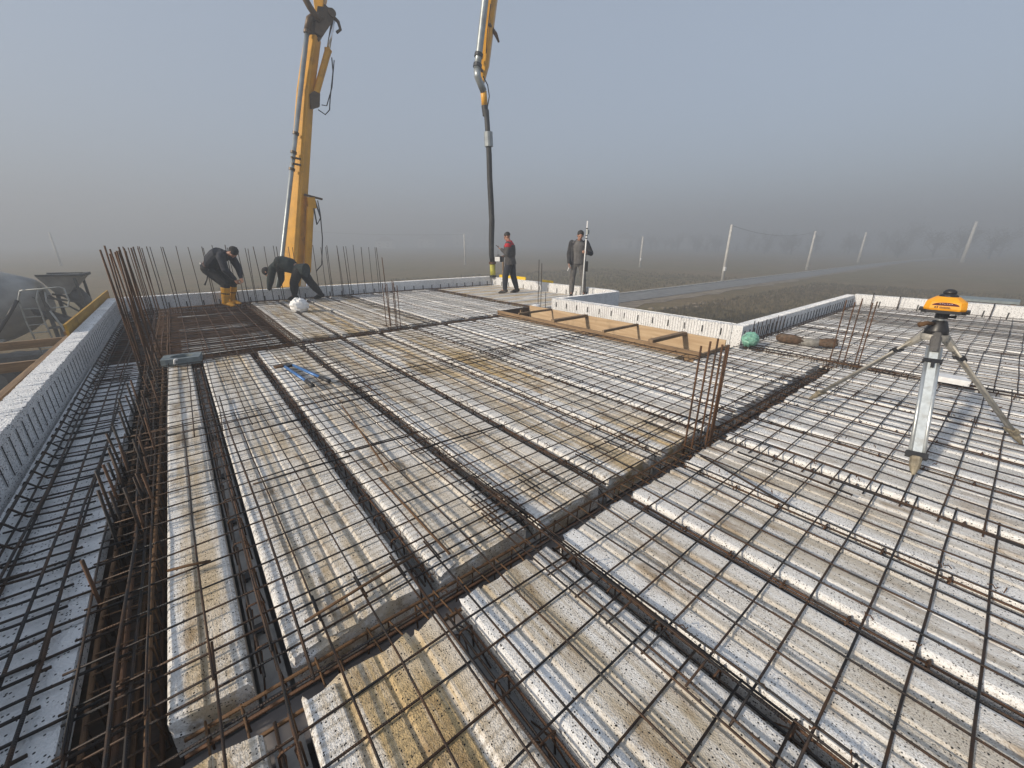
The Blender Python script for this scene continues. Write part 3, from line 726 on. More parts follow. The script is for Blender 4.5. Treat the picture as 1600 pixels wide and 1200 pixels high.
# ------------------------------------------------------------------ long timber box (formwork)
e = empty("timber_box", (5.85, 4.8, 0)); tag(e, "long open timber box with cross braces and tan plywood side", "formwork")
def bx(name, c, d, mat, rz=0): 
    o = MB().box(c, d, rz).build(name, mat, e); return o
bx("near_board", (-.475, 0, -.02), (.036, 4.62, .20), M_wood)
bx("near_rail", (-.435, -.02, -.07), (.035, 4.5, .12), M_wood)
bx("far_board", (.43, .02, -.05), (.024, 4.5, .32), M_tan)
bx("end_board", (-.02, 2.29, -.06), (.87, .03, .26), M_dark_ply)
bx("end_board", (-.02, -2.29, -.055), (.87, .032, .22), M_wood_x)
bx("bottom_board", (0, 0, -.225), (.86, 4.5, .03), M_dark_ply)
for (y, zz, w, h) in ((1.55, .0, .035, .04), (.55, .0, .085, .05), (-.65, 0, .04, .04), (-1.55, 0, .085, .05)):
    MB().beam((-.50, y + .02, .10), (.41, y - .02, .11), w, h).build("brace", M_wood_x, e)
MB().box((-.15, 1.9, -.0), (.05, .03, .22)).build("post", M_wood, e)

# ------------------------------------------------------------------ timber outside the left and rear edges
def timber(name, label, cat, p, q, w, h, mat, group=None):
    o = MB().beam(p, q, w, h).build(name, mat); return tag(o, label, cat, group)
timber("edge_timber", "long brown timber along the outside of the left upstand", "timber", (-1.33, -2.5, .20), (-1.33, 8.02, .20), .05, .07, M_wood)
timber("edge_timber", "second thin timber strip outside the left upstand, lower", "timber", (-1.44, -2.5, .02), (-1.44, 8.6, .04), .035, .06, M_wood)
for i, (a, b) in enumerate(((8.08, 10.7), (10.74, 13.3))):
    o = MB().box((-1.335, (a + b) / 2, .15), (.028, b - a, .54)).build("formwork_board", M_yellow_ply)
    tag(o, ["nearer yellow formwork board standing outside the left upstand", "farther yellow formwork board outside the left upstand, by the corner"][i], "board", "yellow formwork boards")
timber("edge_timber", "brown batten behind the yellow boards at the rear left corner", "timber", (-1.40, 8.4, .25), (-1.40, 13.9, .31), .05, .05, M_wood)
timber("scaffold_plank", "long loose plank sloping outside the left edge", "plank", (-1.75, 4.5, -.06), (-1.58, 11.2, .0), .07, .04, M_wood)
timber("scaffold_plank", "lower scaffold plank outside the left edge beside the truck", "plank", (-2.9, 3.5, -1.55), (-2.9, 13.2, -1.55), .26, .05, M_wood)
for i, y in enumerate((3.6, 5.4, 7.3, 9.3, 11.3)):
    timber("scaffold_joist", f"{ORD[i]} timber bracket sticking out from the left wall, counted from the near end", "timber", (-1.3, y, -.32), (-3.0, y + .05, -.32), .08, .14, M_wood_x, "timber brackets outside the left wall")
for i, y in enumerate((5.4, 9.3)):
    timber("scaffold_post", ["timber prop under the second bracket outside the left wall", "timber prop under the fourth bracket outside the left wall"][i], "timber", (-2.6, y + .1, GZ), (-2.6, y + .1, -.395), .1, .1, M_wood, "timber props outside the left wall")
for i, (a, b, m, lb) in enumerate(((-1.1, 1.1, M_wood_x, "brown formwork edge board above the rear upstand, left piece"), (1.13, 4.9, M_yellow_ply, "yellow formwork edge board above the rear upstand, middle piece"), (4.93, 9.2, M_wood_x, "brown formwork edge board above the rear upstand, right piece"))):
    o = MB().box(((a + b) / 2, 12.84, .12), (b - a, .028, .36)).build("formwork_board", m); tag(o, lb, "board", "formwork boards behind the rear upstand")
o = MB().box((9.42, 11.6, .13), (.03, 1.5, .46)).build("formwork_board", plain("bright_yellow_board", (.72, .47, .01), .5, var=.1)); tag(o, "bright yellow board behind the man with the phone, nearest the hose", "board", "bright yellow boards at the far corner")
o = MB().box((9.42, 9.75, .12), (.03, .5, .42)).build("formwork_board", bpy.data.materials["bright_yellow_board"]); tag(o, "short bright yellow board just right of the man with the phone", "board", "bright yellow boards at the far corner")
o = MB().box((9.55, 12.3, -1.0), (.05, .05, 4.0)).build("wooden_stake", M_wood); tag(o, "thin upright wooden stake beside the end of the hose", "stake")

rj = random.Random(15)
for i in range(7):
    a = rj.uniform(-.5, .5) + (1.57 if i % 2 else 0); x, y = rj.uniform(-4.6, -3.2), 9.5 + i * 1.35; L = rj.uniform(.9, 1.7)
    timber("waste_plank", ORD[i] + " waste plank lying on the ground outside the left wall, from the near end", "plank", (x - L * math.cos(a), y - L * math.sin(a), GZ + .05 + .05 * (i % 2)), (x + L * math.cos(a), y + L * math.sin(a), GZ + .05 + .05 * (i % 2)), .18, .04, M_wood, "waste planks on the ground outside the left wall")
# ------------------------------------------------------------------ small things on the deck
e = empty("bolt_cutter", (.8, 5.42, .05)); tag(e, "blue-handled bolt cutter lying open on the second strip", "bolt cutter")
MB().beam((-.10, .02, 0), (.02, .05, 0), .05, .02).build("jaw", M_rust, e); MB().beam((-.11, .06, 0), (.0, .08, 0), .035, .02).build("jaw", M_rust, e)
MB().box((.04, .02, 0), (.09, .10, .03), .5).build("pivot_plate", M_black, e)
for s, (a, b, c_) in enumerate((((.0, -.02, 0), (.06, -.78, .01), (.078, -1.0, .012)), ((.09, .0, 0), (.215, -.74, .01), (.255, -.96, .012)))):
    a, b, c_ = Vector(a), Vector(b), Vector(c_)
    h = MB().tube([a, b], .017, 10).build("handle", M_blue, e, smooth=True)
    MB().tube([b, c_], .021, 10).build("grip", M_black, h, smooth=True)

e = empty("vent_block", (-.17, 6.60, .05)); tag(e, "grey plastic block with a round hole lying on the narrow strip", "plastic block")
n = 40; hx, hy = .20, .11; ri = (.115, .075); zt, zb = .035, -.03; vs = []; fs = []
for k in range(n):
    w = 2 * math.pi * k / n; cx, sy_ = math.cos(w), math.sin(w); m_ = max(abs(cx) / hx, abs(sy_) / hy)
    vs += [(cx / m_, sy_ / m_, zb), (cx / m_, sy_ / m_, zt), (ri[0] * cx, ri[1] * sy_, zt), (ri[0] * cx, ri[1] * sy_, zb)]
for k in range(n):
    a, b = 4 * k, 4 * ((k + 1) % n); fs += [(a, b, b + 1, a + 1), (a + 1, b + 1, b + 2, a + 2), (a + 2, b + 2, b + 3, a + 3), (a + 3, b + 3, b, a)]
MB().add(vs, fs).build("block", M_grey_plastic, e); e.rotation_euler = (0, 0, R(-8)); e.scale = (1, 1.35, 1.3)
MB().tube([(-.04, -.112, -.02), (-.06, -.135, .0), (-.05, -.13, .03), (-.02, -.12, .035)], .012, 8).build("handle_loop", M_white_paint, e, smooth=True)

def lumpy(name, mat, c, r, seed, label, cat, jag=.25, n=14, m=10, flat=True):
    rj = random.Random(seed); mb = MB().ellip((0, 0, 0), r, n=n, m=m)
    mb.v = [tuple(x * (1 + rj.uniform(-jag, jag)) for x in v) for v in mb.v]
    o = mb.build(name, mat, smooth=not flat); o.location = c; return tag(o, label, cat)
lumpy("plastic_bag", M_bag, (2.0, 10.05, .15), (.19, .17, .165), 4, "crumpled white plastic bag standing on the rear mat", "bag", .13, 18, 13)
lumpy("plastic_film", M_green, (6.62, 2.36, .11), (.145, .12, .115), 9, "crumpled green plastic film by the upstand's corner", "plastic film", .10, 20, 14)
lumpy("foam_scrap", M_bag, (6.62, 7.24, .04), (.13, .09, .05), 12, "small white foam lump at the far end of the timber box", "foam scrap", .12)
o = MB().box((0, 0, .035), (.24, .26, .06)).build("foam_scrap", M_bag); o.location = (6.62, .2, .01); o.rotation_euler = (.05, .03, R(14)); tag(o, "clean white foam offcut lying behind the tripod's right leg", "foam scrap")
# worn boots: two brown leather shafts lying sole to sole, tied in grey rag
e = empty("old_wrapping", (7.36, 1.86, .06)); tag(e, "dirty brown rolled wrapping with a grey rag round its middle, lying on the mat", "wrapping")
def roll(pts, rs, mat, name):
    mb = MB(); mb.tube(pts, rs, 14); rj2 = random.Random(len(pts) + int(rs[1] * 1000)); mb.v = [(x + rj2.gauss(0, .006), y + rj2.gauss(0, .006), z + rj2.gauss(0, .005)) for x, y, z in mb.v]
    return mb.build(name, mat, e, smooth=True)
roll([(-.09, .36, .015), (-.085, .30, .02), (-.06, .16, .02), (-.02, .0, .005)], [.04, .07, .072, .05], M_log, "roll_end")
roll([(-.04, .05, .0), (-.01, -.06, .0), (.03, -.18, .01)], [.052, .062, .058], plain("grey_rag", (.24, .23, .21), .95, var=.3, scale=30), "rag")
roll([(.03, -.17, .01), (.06, -.26, .02), (.10, -.36, .03), (.11, -.39, .03)], [.055, .07, .07, .045], M_log, "roll_end")

# ------------------------------------------------------------------ laser level on its tripod
C_ = Vector((4.36, .295, 0)); e = empty("tripod", C_); tag(e, "aluminium surveying tripod with muddy feet standing on the mat", "tripod")
feet = [Vector((3.61, .11, .012)), Vector((4.70, 1.03, .012)), Vector((4.89, -.35, .012))]
HT = .86
MB().lathe([(.035, HT - .05), (.075, HT - .045), (.08, HT - .02), (.078, HT), (.03, HT + .002)], n=22).build("head_plate", M_alu_dark, e, smooth=False)
MB().lathe([(.030, HT + .002), (.068, HT + .003), (.066, HT + .03), (.042, HT + .095), (.036, HT + .1)], n=22).build("head_cone", M_black, e, smooth=True)
MB().tube([(-.03, .02, HT + .075), (-.10, .055, HT + .085), (-.155, .085, HT + .075)], [.012, .016, .019], 8).build("clamp_lever", M_rust, e, smooth=True)
for i, fpos in enumerate(feet):
    a = fpos - C_; a.z = fpos.z; hd = Vector((a.x, a.y, 0)).normalized(); top = hd * .075 + Vector((0, 0, HT - .035)); d = (a - top); L = d.length; d.normalize()
    tang = Vector((-hd.y, hd.x, 0)); nrm = d.cross(tang).normalized()
    M = Matrix((tang, d, nrm)).transposed()
    mat_ = M_alu if i == 0 else M_alu_dark
    wd = .078 if i == 0 else .06
    leg = MB().box(top + d * (L * .46), (wd * .62, L * .78, .014), M=M).build("leg", M_alu_face if i == 0 else M_alu_dark, e)
    for s in (-1, 1):
        MB().tube([top + tang * s * wd * .42 + d * (L * .06), top + tang * s * wd * .42 + d * (L * .86)], wd * .16, 10).build("rail", mat_, leg, smooth=True)
    MB().box(top + d * (L * .17), (wd * 1.3, .03, .034), M=M).build("clamp_band", M_black, leg)
    MB().box(top + d * (L * .20) + nrm * .02, (.018, .05, .016), M=M).build("clamp_knob", M_black, leg)
    MB().box(top + d * (L * .86), (wd * 1.42, .04, .036), M=M).build("end_band", M_black if i == 0 else M_brass, leg)
    MB().tube([top + d * (L * .875), top + d * (L * .93), top + d * (L * .965), top + d * L], [wd * .42, wd * .40, wd * .26, .006], 10).build("foot", M_brass, leg, smooth=False)
    MB().tube([top - d * .05, top + d * (L * .1)], [.034, .026], 8).build("hinge", M_alu_dark if i else M_cloth_grey, leg)
LZ0 = HT + .1
view = Vector((-4.36, -.295, 0)).normalized(); ang = math.atan2(view.y, view.x) + math.pi / 2      # local -Y faces the camera
e = empty("laser_level", (C_.x, C_.y, LZ0), ang); tag(e, "orange and black rotating laser level mounted on the tripod", "laser level")
MB().lathe([(.022, 0), (.024, .006), (.024, .016), (.02, .018)], n=20).build("mount_ring", M_alu, e, smooth=False)
MB().lathe([(.036, .018), (.038, .024), (.038, .05), (.045, .062)], n=20).build("neck", M_black, e, smooth=False)
MB().tube([(.03, 0, .034), (.075, 0, .032)], [.006, .012], 8).build("neck_screw", M_black, e, smooth=True)
MB().prism([(-.118, -.075, 0), (-.09, -.1, 0), (.09, -.1, 0), (.118, -.075, 0), (.118, .075, 0), (.09, .1, 0), (-.09, .1, 0), (-.118, .075, 0)], (0, 0, .062), (0, 0, .083)).build("base_plate", M_black, e)
for s in (-1, 1): MB().box((s * .118, 0, .076), (.03, .1, .022)).build("bumper", M_black, e)
hb = .083
def ringpoly(w, dp, ch, z): return [(-w, -dp + ch, z), (-w + ch, -dp, z), (w - ch, -dp, z), (w, -dp + ch, z), (w, dp - ch, z), (w - ch, dp, z), (-w + ch, dp, z), (-w, dp - ch, z)]
rings = [ringpoly(.108, .085, .03, hb), ringpoly(.112, .088, .03, hb + .012), ringpoly(.105, .082, .03, hb + .058), ringpoly(.062, .052, .022, hb + .092), ringpoly(.055, .046, .02, hb + .094)]
mb = MB()
for rg in rings: mb.v += rg
mb.f = [(i * 8 + k, i * 8 + (k + 1) % 8, (i + 1) * 8 + (k + 1) % 8, (i + 1) * 8 + k) for i in range(4) for k in range(8)] + [tuple(range(7, -1, -1)), tuple(range(32, 40))]
body = mb.build("body", M_orange, e)
# front display: arc-shaped red window lying on the sloping front (plane through the front edges)
def front(z): 
    f_ = (z - (hb + .012)) / .046; return -.088 + .006 * f_ - .0015
arc = [(-.068 + .136 * k / 16, 0, 0) for k in range(17)]
pts_ = [(-.070, front(hb + .034) , hb + .034)] + [(-.070 * math.cos(math.pi * k / 14), front(hb + .034 + .0225 * math.sin(math.pi * k / 14)), hb + .034 + .0225 * math.sin(math.pi * k / 14)) for k in range(1, 14)] + [(.070, front(hb + .034), hb + .034)]
MB().prism(pts_, (0, 0, 0), (0, .003, 0)).build("display", M_display, e)
for k in range(6):
    MB().box((-.030 + k * .012, front(hb + .046) - .0012, hb + .046 + .002 * (k % 2)), (.006, .002, .003)).build("display_mark", M_white_print, e)
mb = MB()
mb.prism([(-.055, 0, .006), (-.045, 0, .006), (-.045, 0, .013), (-.050, 0, .016), (-.055, 0, .013)], (0, front(hb + .02) - .001, hb + .011), (0, front(hb + .02) + .003, hb + .011))
mb.prism([(-.043, 0, .003), (-.036, 0, .006), (-.036, 0, .018), (-.044, 0, .019), (-.040, 0, .012)], (0, front(hb + .02) - .001, hb + .011), (0, front(hb + .02) + .003, hb + .011))
mb.build("emblem", M_print, e)
mb = MB()
for row, (x0, x1, z) in enumerate(((-.028, .022, hb + .024), (-.028, .030, hb + .017))):
    x = x0; rj = random.Random(row)
    while x < x1:
        w = rj.uniform(.003, .0055); mb.box((x + w / 2, front(z) - .0008, z), (w, .002, .0045)); x += w + .0018
mb.build("lettering", M_print, e)
MB().lathe([(.052, hb + .094), (.050, hb + .102), (.037, hb + .112), (.036, hb + .114)], n=22).build("turret", M_black, e, smooth=False)
MB().lathe([(.032, hb + .114), (.037, hb + .117), (.036, hb + .126), (.029, hb + .138), (.016, hb + .145), (.004, hb + .147)], n=22).build("dome", M_black, e, smooth=True)

# ------------------------------------------------------------------ concrete pump boom and hose
YB_ = 14.5
e = empty("pump_boom", (2.6, YB_, GZ)); tag(e, "tall yellow concrete pump boom with grey delivery pipe", "pump boom")
O = Vector((2.6, YB_, GZ))
def P(x, z, y=YB_): return Vector((x, y, z)) - O
def tapered(name, pts, ws, hs, mat, yaw=0.6):
    """box section boom: ws across, hs in depth"""
    mb = MB(); rows = []
    pts = [Vector(p) for p in pts]; m = len(pts)
    base = Vector((math.cos(yaw), -math.sin(yaw), 0))
    for i, p in enumerate(pts):
        t_ = (pts[min(i + 1, m - 1)] - pts[max(i - 1, 0)]).normalized(); a = (base - t_ * base.dot(t_)).normalized(); b = t_.cross(a)
        for (u, v) in ((-1, -1), (1, -1), (1, 1), (-1, 1)): mb.v.append(tuple(p + a * u * ws[i] / 2 + b * v * hs[i] / 2))
    mb.f = [(i * 4 + k, i * 4 + (k + 1) % 4, (i + 1) * 4 + (k + 1) % 4, (i + 1) * 4 + k) for i in range(m - 1) for k in range(4)] + [(3, 2, 1, 0), tuple((m - 1) * 4 + k for k in range(4))]
    o = mb.build(name, mat, e)
    bv = o.modifiers.new("bevel", 'BEVEL'); bv.width = .015; bv.segments = 2
    return o
tapered("pedestal", [P(2.2, -3.0), P(2.25, -1.4)], [.9, .8], [.9, .8], M_boom)
tapered("lower_section", [P(2.2, -1.6), P(2.97, 1.0), P(4.0, 5.55), P(4.43, 7.0)], [.46, .43, .36, .33], [.40, .36, .30, .28], M_boom, .75)
tapered("knuckle", [P(4.42, 6.95), P(4.66, 7.35), P(4.95, 7.75)], [.30, .36, .26], [.28, .30, .26], M_boom_pin, .1)
for s in (-1, 1):
    MB().prism([P(4.42, 7.05, YB_ + s * .2), P(4.62, 6.98, YB_ + s * .2), P(5.06, 7.55, YB_ + s * .2), P(5.0, 7.75, YB_ + s * .2), P(4.6, 7.68, YB_ + s * .2)], (0, -.012, 0), (0, .012, 0)).build("knuckle_plate", M_boom_pin, e)
for (x, z, r_) in ((4.66, 7.48, .085), (4.97, 7.62, .10)):
    MB().tube([P(x, z, YB_ - .27), P(x, z, YB_ + .27)], r_, 16).build("pin", M_boom_pin, e, smooth=False)
tapered("middle_section", [P(4.68, 7.55), P(4.76, 8.0), P(4.9, 10.0), P(4.9, 14.6)], [.18, .32, .34, .34], [.2, .3, .3, .3], M_boom, .5)
tapered("crossing_section", [P(4.9, 14.8), P(7.4, 14.9, 13.5), P(10.1, 14.6, 12.62)], [.36, .32, .28], [.36, .32, .28], M_boom)
tapered("tip_section", [P(10.2, 14.5, 12.62), P(9.66, 10.17, 12.62), P(9.08, 6.9, 12.62), P(8.93, 6.30, 12.62)], [.42, .38, .28, .14], [.36, .30, .24, .16], M_boom, .75)
pipe = [P(1.75, -1.8, YB_ - .25), P(2.58, .98, YB_ - .2), P(4.24, 7.05, YB_ - .2)]
MB().tube(pipe, .060, 14).build("delivery_pipe", M_pipe, e, smooth=True)
MB().tube([P(4.24, 7.05, YB_ - .2), P(4.33, 7.32, YB_ - .2), P(4.46, 7.42, YB_ - .2)], .085, 12).build("pipe_elbow", M_boom_pin, e, smooth=True)
MB().tube([P(4.62, 7.38, YB_ - .22), P(4.50, 7.42, YB_ - .26), P(4.36, 7.55, YB_ - .3), P(4.26, 7.72, YB_ - .3), P(4.22, 8.0, YB_ - .3), P(4.30, 8.6, YB_ - .3), P(4.5, 13.0, YB_ - .3)], .085, 12).build("pipe_elbow", M_boom_pin, e, smooth=True)
for (x, z) in ((2.58, .98), (3.39, 3.95), (3.27, 3.5), (3.53, 4.45), (4.22, 7.0)):
    d_ = Vector((1.6, 0, 6.07)).normalized()
    MB().tube([P(x, z, YB_ - .2) - d_ * .035, P(x, z, YB_ - .2) + d_ * .035], .085, 14).build("pipe_coupling", M_boom_pin, e, smooth=False)
for dz in (-.08, .08):
    MB().beam(P(3.28, 3.72 + dz, YB_ - .3), P(3.68, 3.72 + dz, YB_ - .1), .05, .05).build("pipe_bracket", M_boom_pin, e)
MB().tube([P(4.24, 5.48, YB_ - .1), P(4.28, 5.6, YB_ - .1), P(4.75, 6.68, YB_ - .1), P(4.78, 6.76, YB_ - .1)], [.085, .09, .09, .105], 14).build("hydraulic_cylinder", M_boom, e, smooth=False)
MB().tube([P(4.78, 6.76, YB_ - .1), P(5.02, 7.5, YB_ - .1)], .05, 12).build("piston_rod", M_chrome, e, smooth=True)
MB().prism([P(4.05, 5.15), P(4.30, 5.25), P(4.36, 5.58), P(4.2, 5.62), P(4.05, 5.5)], (0, -.2, 0), (0, -.05, 0)).build("cylinder_bracket", M_boom_pin, e)
MB().tube([P(5.02, 7.66), P(5.20, 7.55), P(5.24, 7.38), P(5.12, 7.28)], [.06, .05, .04, .04], 8).build("link_lever", M_boom_pin, e, smooth=True)
MB().tube([P(4.82, 6.55, YB_ - .2), P(4.80, 6.2, YB_ - .22), P(4.62, 5.5, YB_ - .22), P(4.56, 5.2, YB_ - .22), P(4.42, 5.06, YB_ - .22), P(4.24, 5.16, YB_ - .2)], .016, 6).build("hydraulic_hose", M_black, e, smooth=True)
MB().tube([P(4.88, 6.5, YB_ - .2), P(4.72, 5.8, YB_ - .2), P(4.50, 5.3, YB_ - .2), P(4.36, 5.3, YB_ - .2)], .014, 6).build("hydraulic_hose", M_black, e, smooth=True)
MB().tube([P(3.62, 2.5, YB_ - .2), P(3.24, .6, YB_ - .2)], .105, 14).build("hydraulic_cylinder", M_boom, e, smooth=False)
MB().tube([P(3.26, .7, YB_ - .2), P(3.0, -.8, YB_ - .2)], .06, 10).build("piston_rod", M_chrome, e, smooth=True)
MB().box(P(3.66, 2.62, YB_ - .2), (.22, .2, .30)).build("cylinder_bracket", M_boom, e)
MB().beam(P(3.5, 2.84, YB_ - .2), P(4.0, 2.74, YB_ - .2), .10, .05).build("bracket_arm", M_boom_pin, e)
MB().tube([P(3.86, 2.7, YB_ - .2), P(3.88, 2.3, YB_ - .2), P(3.84, 1.6, YB_ - .2), P(3.70, .8, YB_ - .2), P(3.5, .6, YB_ - .2)], .016, 6).build("hydraulic_hose", M_black, e, smooth=True)
MB().tube([P(3.78, 2.7, YB_ - .2), P(3.86, 2.2, YB_ - .26), P(3.72, 2.0, YB_ - .26), P(3.7, 2.5, YB_ - .26)], .022, 6).build("hydraulic_hose", M_black, e, smooth=True)
# tip pipe
tp = [P(9.6, 12.4, 12.45), P(9.02, 8.48, 12.45), P(8.74, 7.0, 12.45), P(8.66, 6.62, 12.45), P(8.68, 6.42, 12.45), P(8.80, 6.26, 12.47), P(8.93, 6.1, 12.5), P(8.99, 5.9, 12.55), P(9.02, 5.72, 12.58)]
MB().tube(tp[:4], .105, 14).build("tip_pipe", M_pipe, e, smooth=True)
MB().tube(tp[3:7], .108, 14).build("tip_elbow", M_pipe, e, smooth=True)
MB().tube(tp[6:], .1, 14).build("tip_elbow", M_boom, e, smooth=True)
for (x, z, y) in ((8.735, 7.0, 12.45), (8.68, 6.72, 12.45)):
    MB().tube([P(x - .012, z - .06, y), P(x + .012, z + .04, y)], .135, 14).build("pipe_coupling", M_black, e, smooth=False)
MB().beam(P(8.60, 6.74, 12.45), P(9.08, 6.62, 12.6), .06, .07).build("pipe_bracket", M_boom_pin, e)
MB().tube([P(8.92, 6.5, 12.5), P(9.10, 6.3, 12.5), P(9.16, 6.0, 12.5), P(9.08, 5.7, 12.5)], .018, 6).build("safety_chain", M_black, e, smooth=True)
MB().tube([P(9.22, 8.4, 12.45), P(9.05, 7.6, 12.42), P(9.0, 7.1, 12.42)], .014, 6).build("hydraulic_hose", M_black, e, smooth=True)
MB().tube([P(9.18, 7.92, 12.5), P(9.42, 7.70, 12.46), P(9.54, 7.52, 12.46)], [.05, .06, .03], 7).build("spray_nozzle", M_rust, e, smooth=True)
# hose
hb_ = Vector((9.15, 12.42, .05)); e2 = empty("concrete_hose", hb_); tag(e2, "black rubber concrete hose hanging from the boom tip over the corner", "hose")
def Q(x, z, y=12.5): return Vector((x, y, z)) - hb_
MB().tube([Q(9.02, 5.74, 12.58), Q(9.05, 5.45, 12.56)], .105, 14).build("hose_coupling", M_black, e2, smooth=False)
hp = [(9.03, 5.6), (9.08, 4.95), (9.12, 4.3), (9.13, 3.6), (9.17, 2.9), (9.20, 2.2), (9.17, 1.6), (9.16, 1.1), (9.20, .80)]
MB().tube([Q(x, z) for x, z in hp], [.085, .085, .093, .095, .1, .1, .098, .095, .09], 14).build("rubber_tube", M_rubber, e2, smooth=True)
MB().tube([Q(9.095, 4.98), Q(9.115, 4.55)], .145, 16).build("hose_clamp", M_pipe, e2, smooth=False)
MB().tube([Q(9.20, .82), Q(9.205, .74)], .135, 16).build("end_ring", M_brown, e2, smooth=False)
MB().tube([Q(9.205, .76), Q(9.21, .5), Q(9.22, .30)], [.105, .10, .105], 16).build("hose_end", M_hose_end, e2, smooth=True)
MB().tube([Q(9.22, .34), Q(9.22, .26)], .125, 16).build("end_ring", M_black, e2, smooth=False)

# ------------------------------------------------------------------ concrete mixer truck (rear end behind the left wall)
u = Vector((-.99, .08, 0)).normalized(); T0 = Vector((-2.75, 19.7, GZ)); e = empty("mixer_truck", T0, math.atan2(u.y, u.x)); tag(e, "grimy concrete mixer truck with grey drum and rear hopper, seen beyond the left wall", "mixer truck"); e.scale = (.94, .94, .94)
ax = Vector((1, 0, -.16)).normalized(); Mx = ax.to_track_quat('Z', 'Y').to_matrix()
MB().lathe([(.50, 0), (.56, .05), (.62, .1), (1.0, .75), (1.17, 1.3), (1.22, 1.7), (1.22, 2.9), (1.0, 3.7), (.6, 4.3), (.3, 4.4)], c=(.72, 0, 2.98), n=40, M=Mx).build("drum", M_mixer, e, smooth=True)
mb = MB()
for k in range(2):
    w0 = k * math.pi
    mb.tube([Vector((.72, 0, 2.98)) + Mx @ Vector(((.62 + .6 * min(1, s / 14)) * math.cos(w0 + s * .22), (.62 + .6 * min(1, s / 14)) * math.sin(w0 + s * .22), .1 + s * .11)) for s in range(24)], .016, 5)
mb.build("drum_weld", M_mixer_dark, e, smooth=True)
# hopper: open funnel
def funnel(name, top, bot, c, mat):
    mb = MB(); vs = []
    for (hx, hy, z, ox) in (top, bot):
        vs += [(c[0] + ox - hx, c[1] - hy, c[2] + z), (c[0] + ox + hx, c[1] - hy, c[2] + z), (c[0] + ox + hx, c[1] + hy, c[2] + z), (c[0] + ox - hx, c[1] + hy, c[2] + z)]
    mb.add(vs, [(k, (k + 1) % 4, (k + 1) % 4 + 4, k + 4) for k in range(4)])
    o = mb.build(name, mat, e); sm = o.modifiers.new("shell", 'SOLIDIFY'); sm.thickness = .03; return o
funnel("hopper", (.52, .55, .0, 0), (.14, .24, -.62, .12), (.12, 0, 3.68), M_mixer)
MB().beam((-.44, -.58, 3.68), (.66, -.58, 3.70), .05, .06).build("hopper_rim", M_mixer_dark, e); MB().beam((-.44, .58, 3.68), (.66, .58, 3.70), .05, .06).build("hopper_rim", M_mixer_dark, e)
MB().beam((-.42, -.56, 3.68), (-.42, .56, 3.68), .07, .09).build("hopper_rim", M_mixer_dark, e)
for s in (-1, 1):
    MB().beam((-.22, s * .5, 1.0), (-.22, s * .5, 3.6), .07, .07).build("rear_post", M_mixer_dark, e)
    MB().beam((-.22, s * .5, 2.75), (.7, s * .5, 3.0), .06, .06).build("rear_post", M_mixer_dark, e)
    MB().beam((.62, s * .72, 1.0), (.62, s * .72, 3.35), .09, .09).build("drum_support", M_mixer_dark, e)
    MB().beam((-.2, s * .46, 2.3), (.55, s * .46, 3.05), .05, .05).build("rear_post", M_mixer_dark, e)
MB().tube([(.05, 0, 3.1), (-.12, .0, 2.8), (-.2, .05, 2.5), (-.05, .1, 2.2)], [.26, .24, .20, .18], 12).build("chute_spout", M_mixer_dark, e, smooth=True)
mb = MB()     # folded chute, a half pipe
for i in range(9):
    w = math.pi + math.pi * i / 8
    for (x, z) in ((-.30, 1.7), (1.0, 2.5)): mb.v.append((x - .1 * math.sin(w), .45 + .26 * math.cos(w), z + .24 * math.sin(w) + .2))
mb.f = [(2 * i, 2 * i + 1, 2 * i + 3, 2 * i + 2) for i in range(8)]
o = mb.build("chute", M_mixer_dark, e, smooth=True); sm = o.modifiers.new("shell", 'SOLIDIFY'); sm.thickness = .025
def rail(pts, name="ladder_rail", r=.024): return MB().tube(pts, r, 8).build(name, M_mixer_rail, e, smooth=True)
YS = 1.02                                                        # camera side of the truck
rail([(1.05, YS, 1.25), (1.12, YS, 2.2), (1.10, YS, 3.0), (1.0, YS, 3.25), (.88, YS, 3.3)]); rail([(.66, YS, 1.25), (.72, YS, 2.2), (.70, YS, 3.0), (.60, YS, 3.25), (.5, YS - .1, 3.3)])
for k in range(6): rail([(1.06 + .01 * k, YS, 1.4 + k * .26), (.67 + .01 * k, YS, 1.4 + k * .26)], "ladder_rung", .018)
rail([(1.0, YS, 3.28), (.1, YS, 3.34), (.0, YS, 3.3), (-.02, YS, 2.9), (.05, YS, 2.7), (.45, YS, 2.68), (.5, YS, 2.9), (.46, YS, 3.2)], "guard_rail", .022)
rail([(.5, YS, 2.6), (.38, YS, 2.1), (.3, YS, 1.6), (.2, YS, 1.2)], "guard_rail", .03)
MB().box((.35, .86, 2.02), (.75, .32, .04)).build("platform", M_mixer_dark, e)
MB().prism([(-.1, .9, 1.2), (.55, .9, 1.2), (.45, .9, 2.0), (.1, .9, 2.0)], (0, 0, 0), (0, .08, 0)).build("mud_guard", M_mixer_dark, e)
MB().box((3.0, 0, .95), (6.6, .9, .28)).build("chassis", M_mixer_dark, e)
MB().box((-.1, 0, .85), (.12, 2.3, .35)).build("rear_bumper", M_mixer_dark, e)
MB().box((6.9, 0, 1.95), (1.7, 2.4, 2.1)).build("cab", M_white_paint, e)
MB().box((6.9, 1.203, 2.4), (1.0, .02, .8)).build("cab_window", M_glass, e); MB().box((7.76, 0, 2.4), (.03, 2.1, .8)).build("windscreen", M_glass, e)
for x in (.9, 2.25, 6.7):
    for s in (-1, 1):
        w = MB().tube([(x, s * .85, .5), (x, s * 1.2, .5)], .5, 24).build("wheel", M_tyre, e, smooth=False)
        MB().tube([(x, s * 1.205, .5), (x, s * 1.215, .5)], .27, 16).build("rim", M_mixer_dark, w, smooth=False)
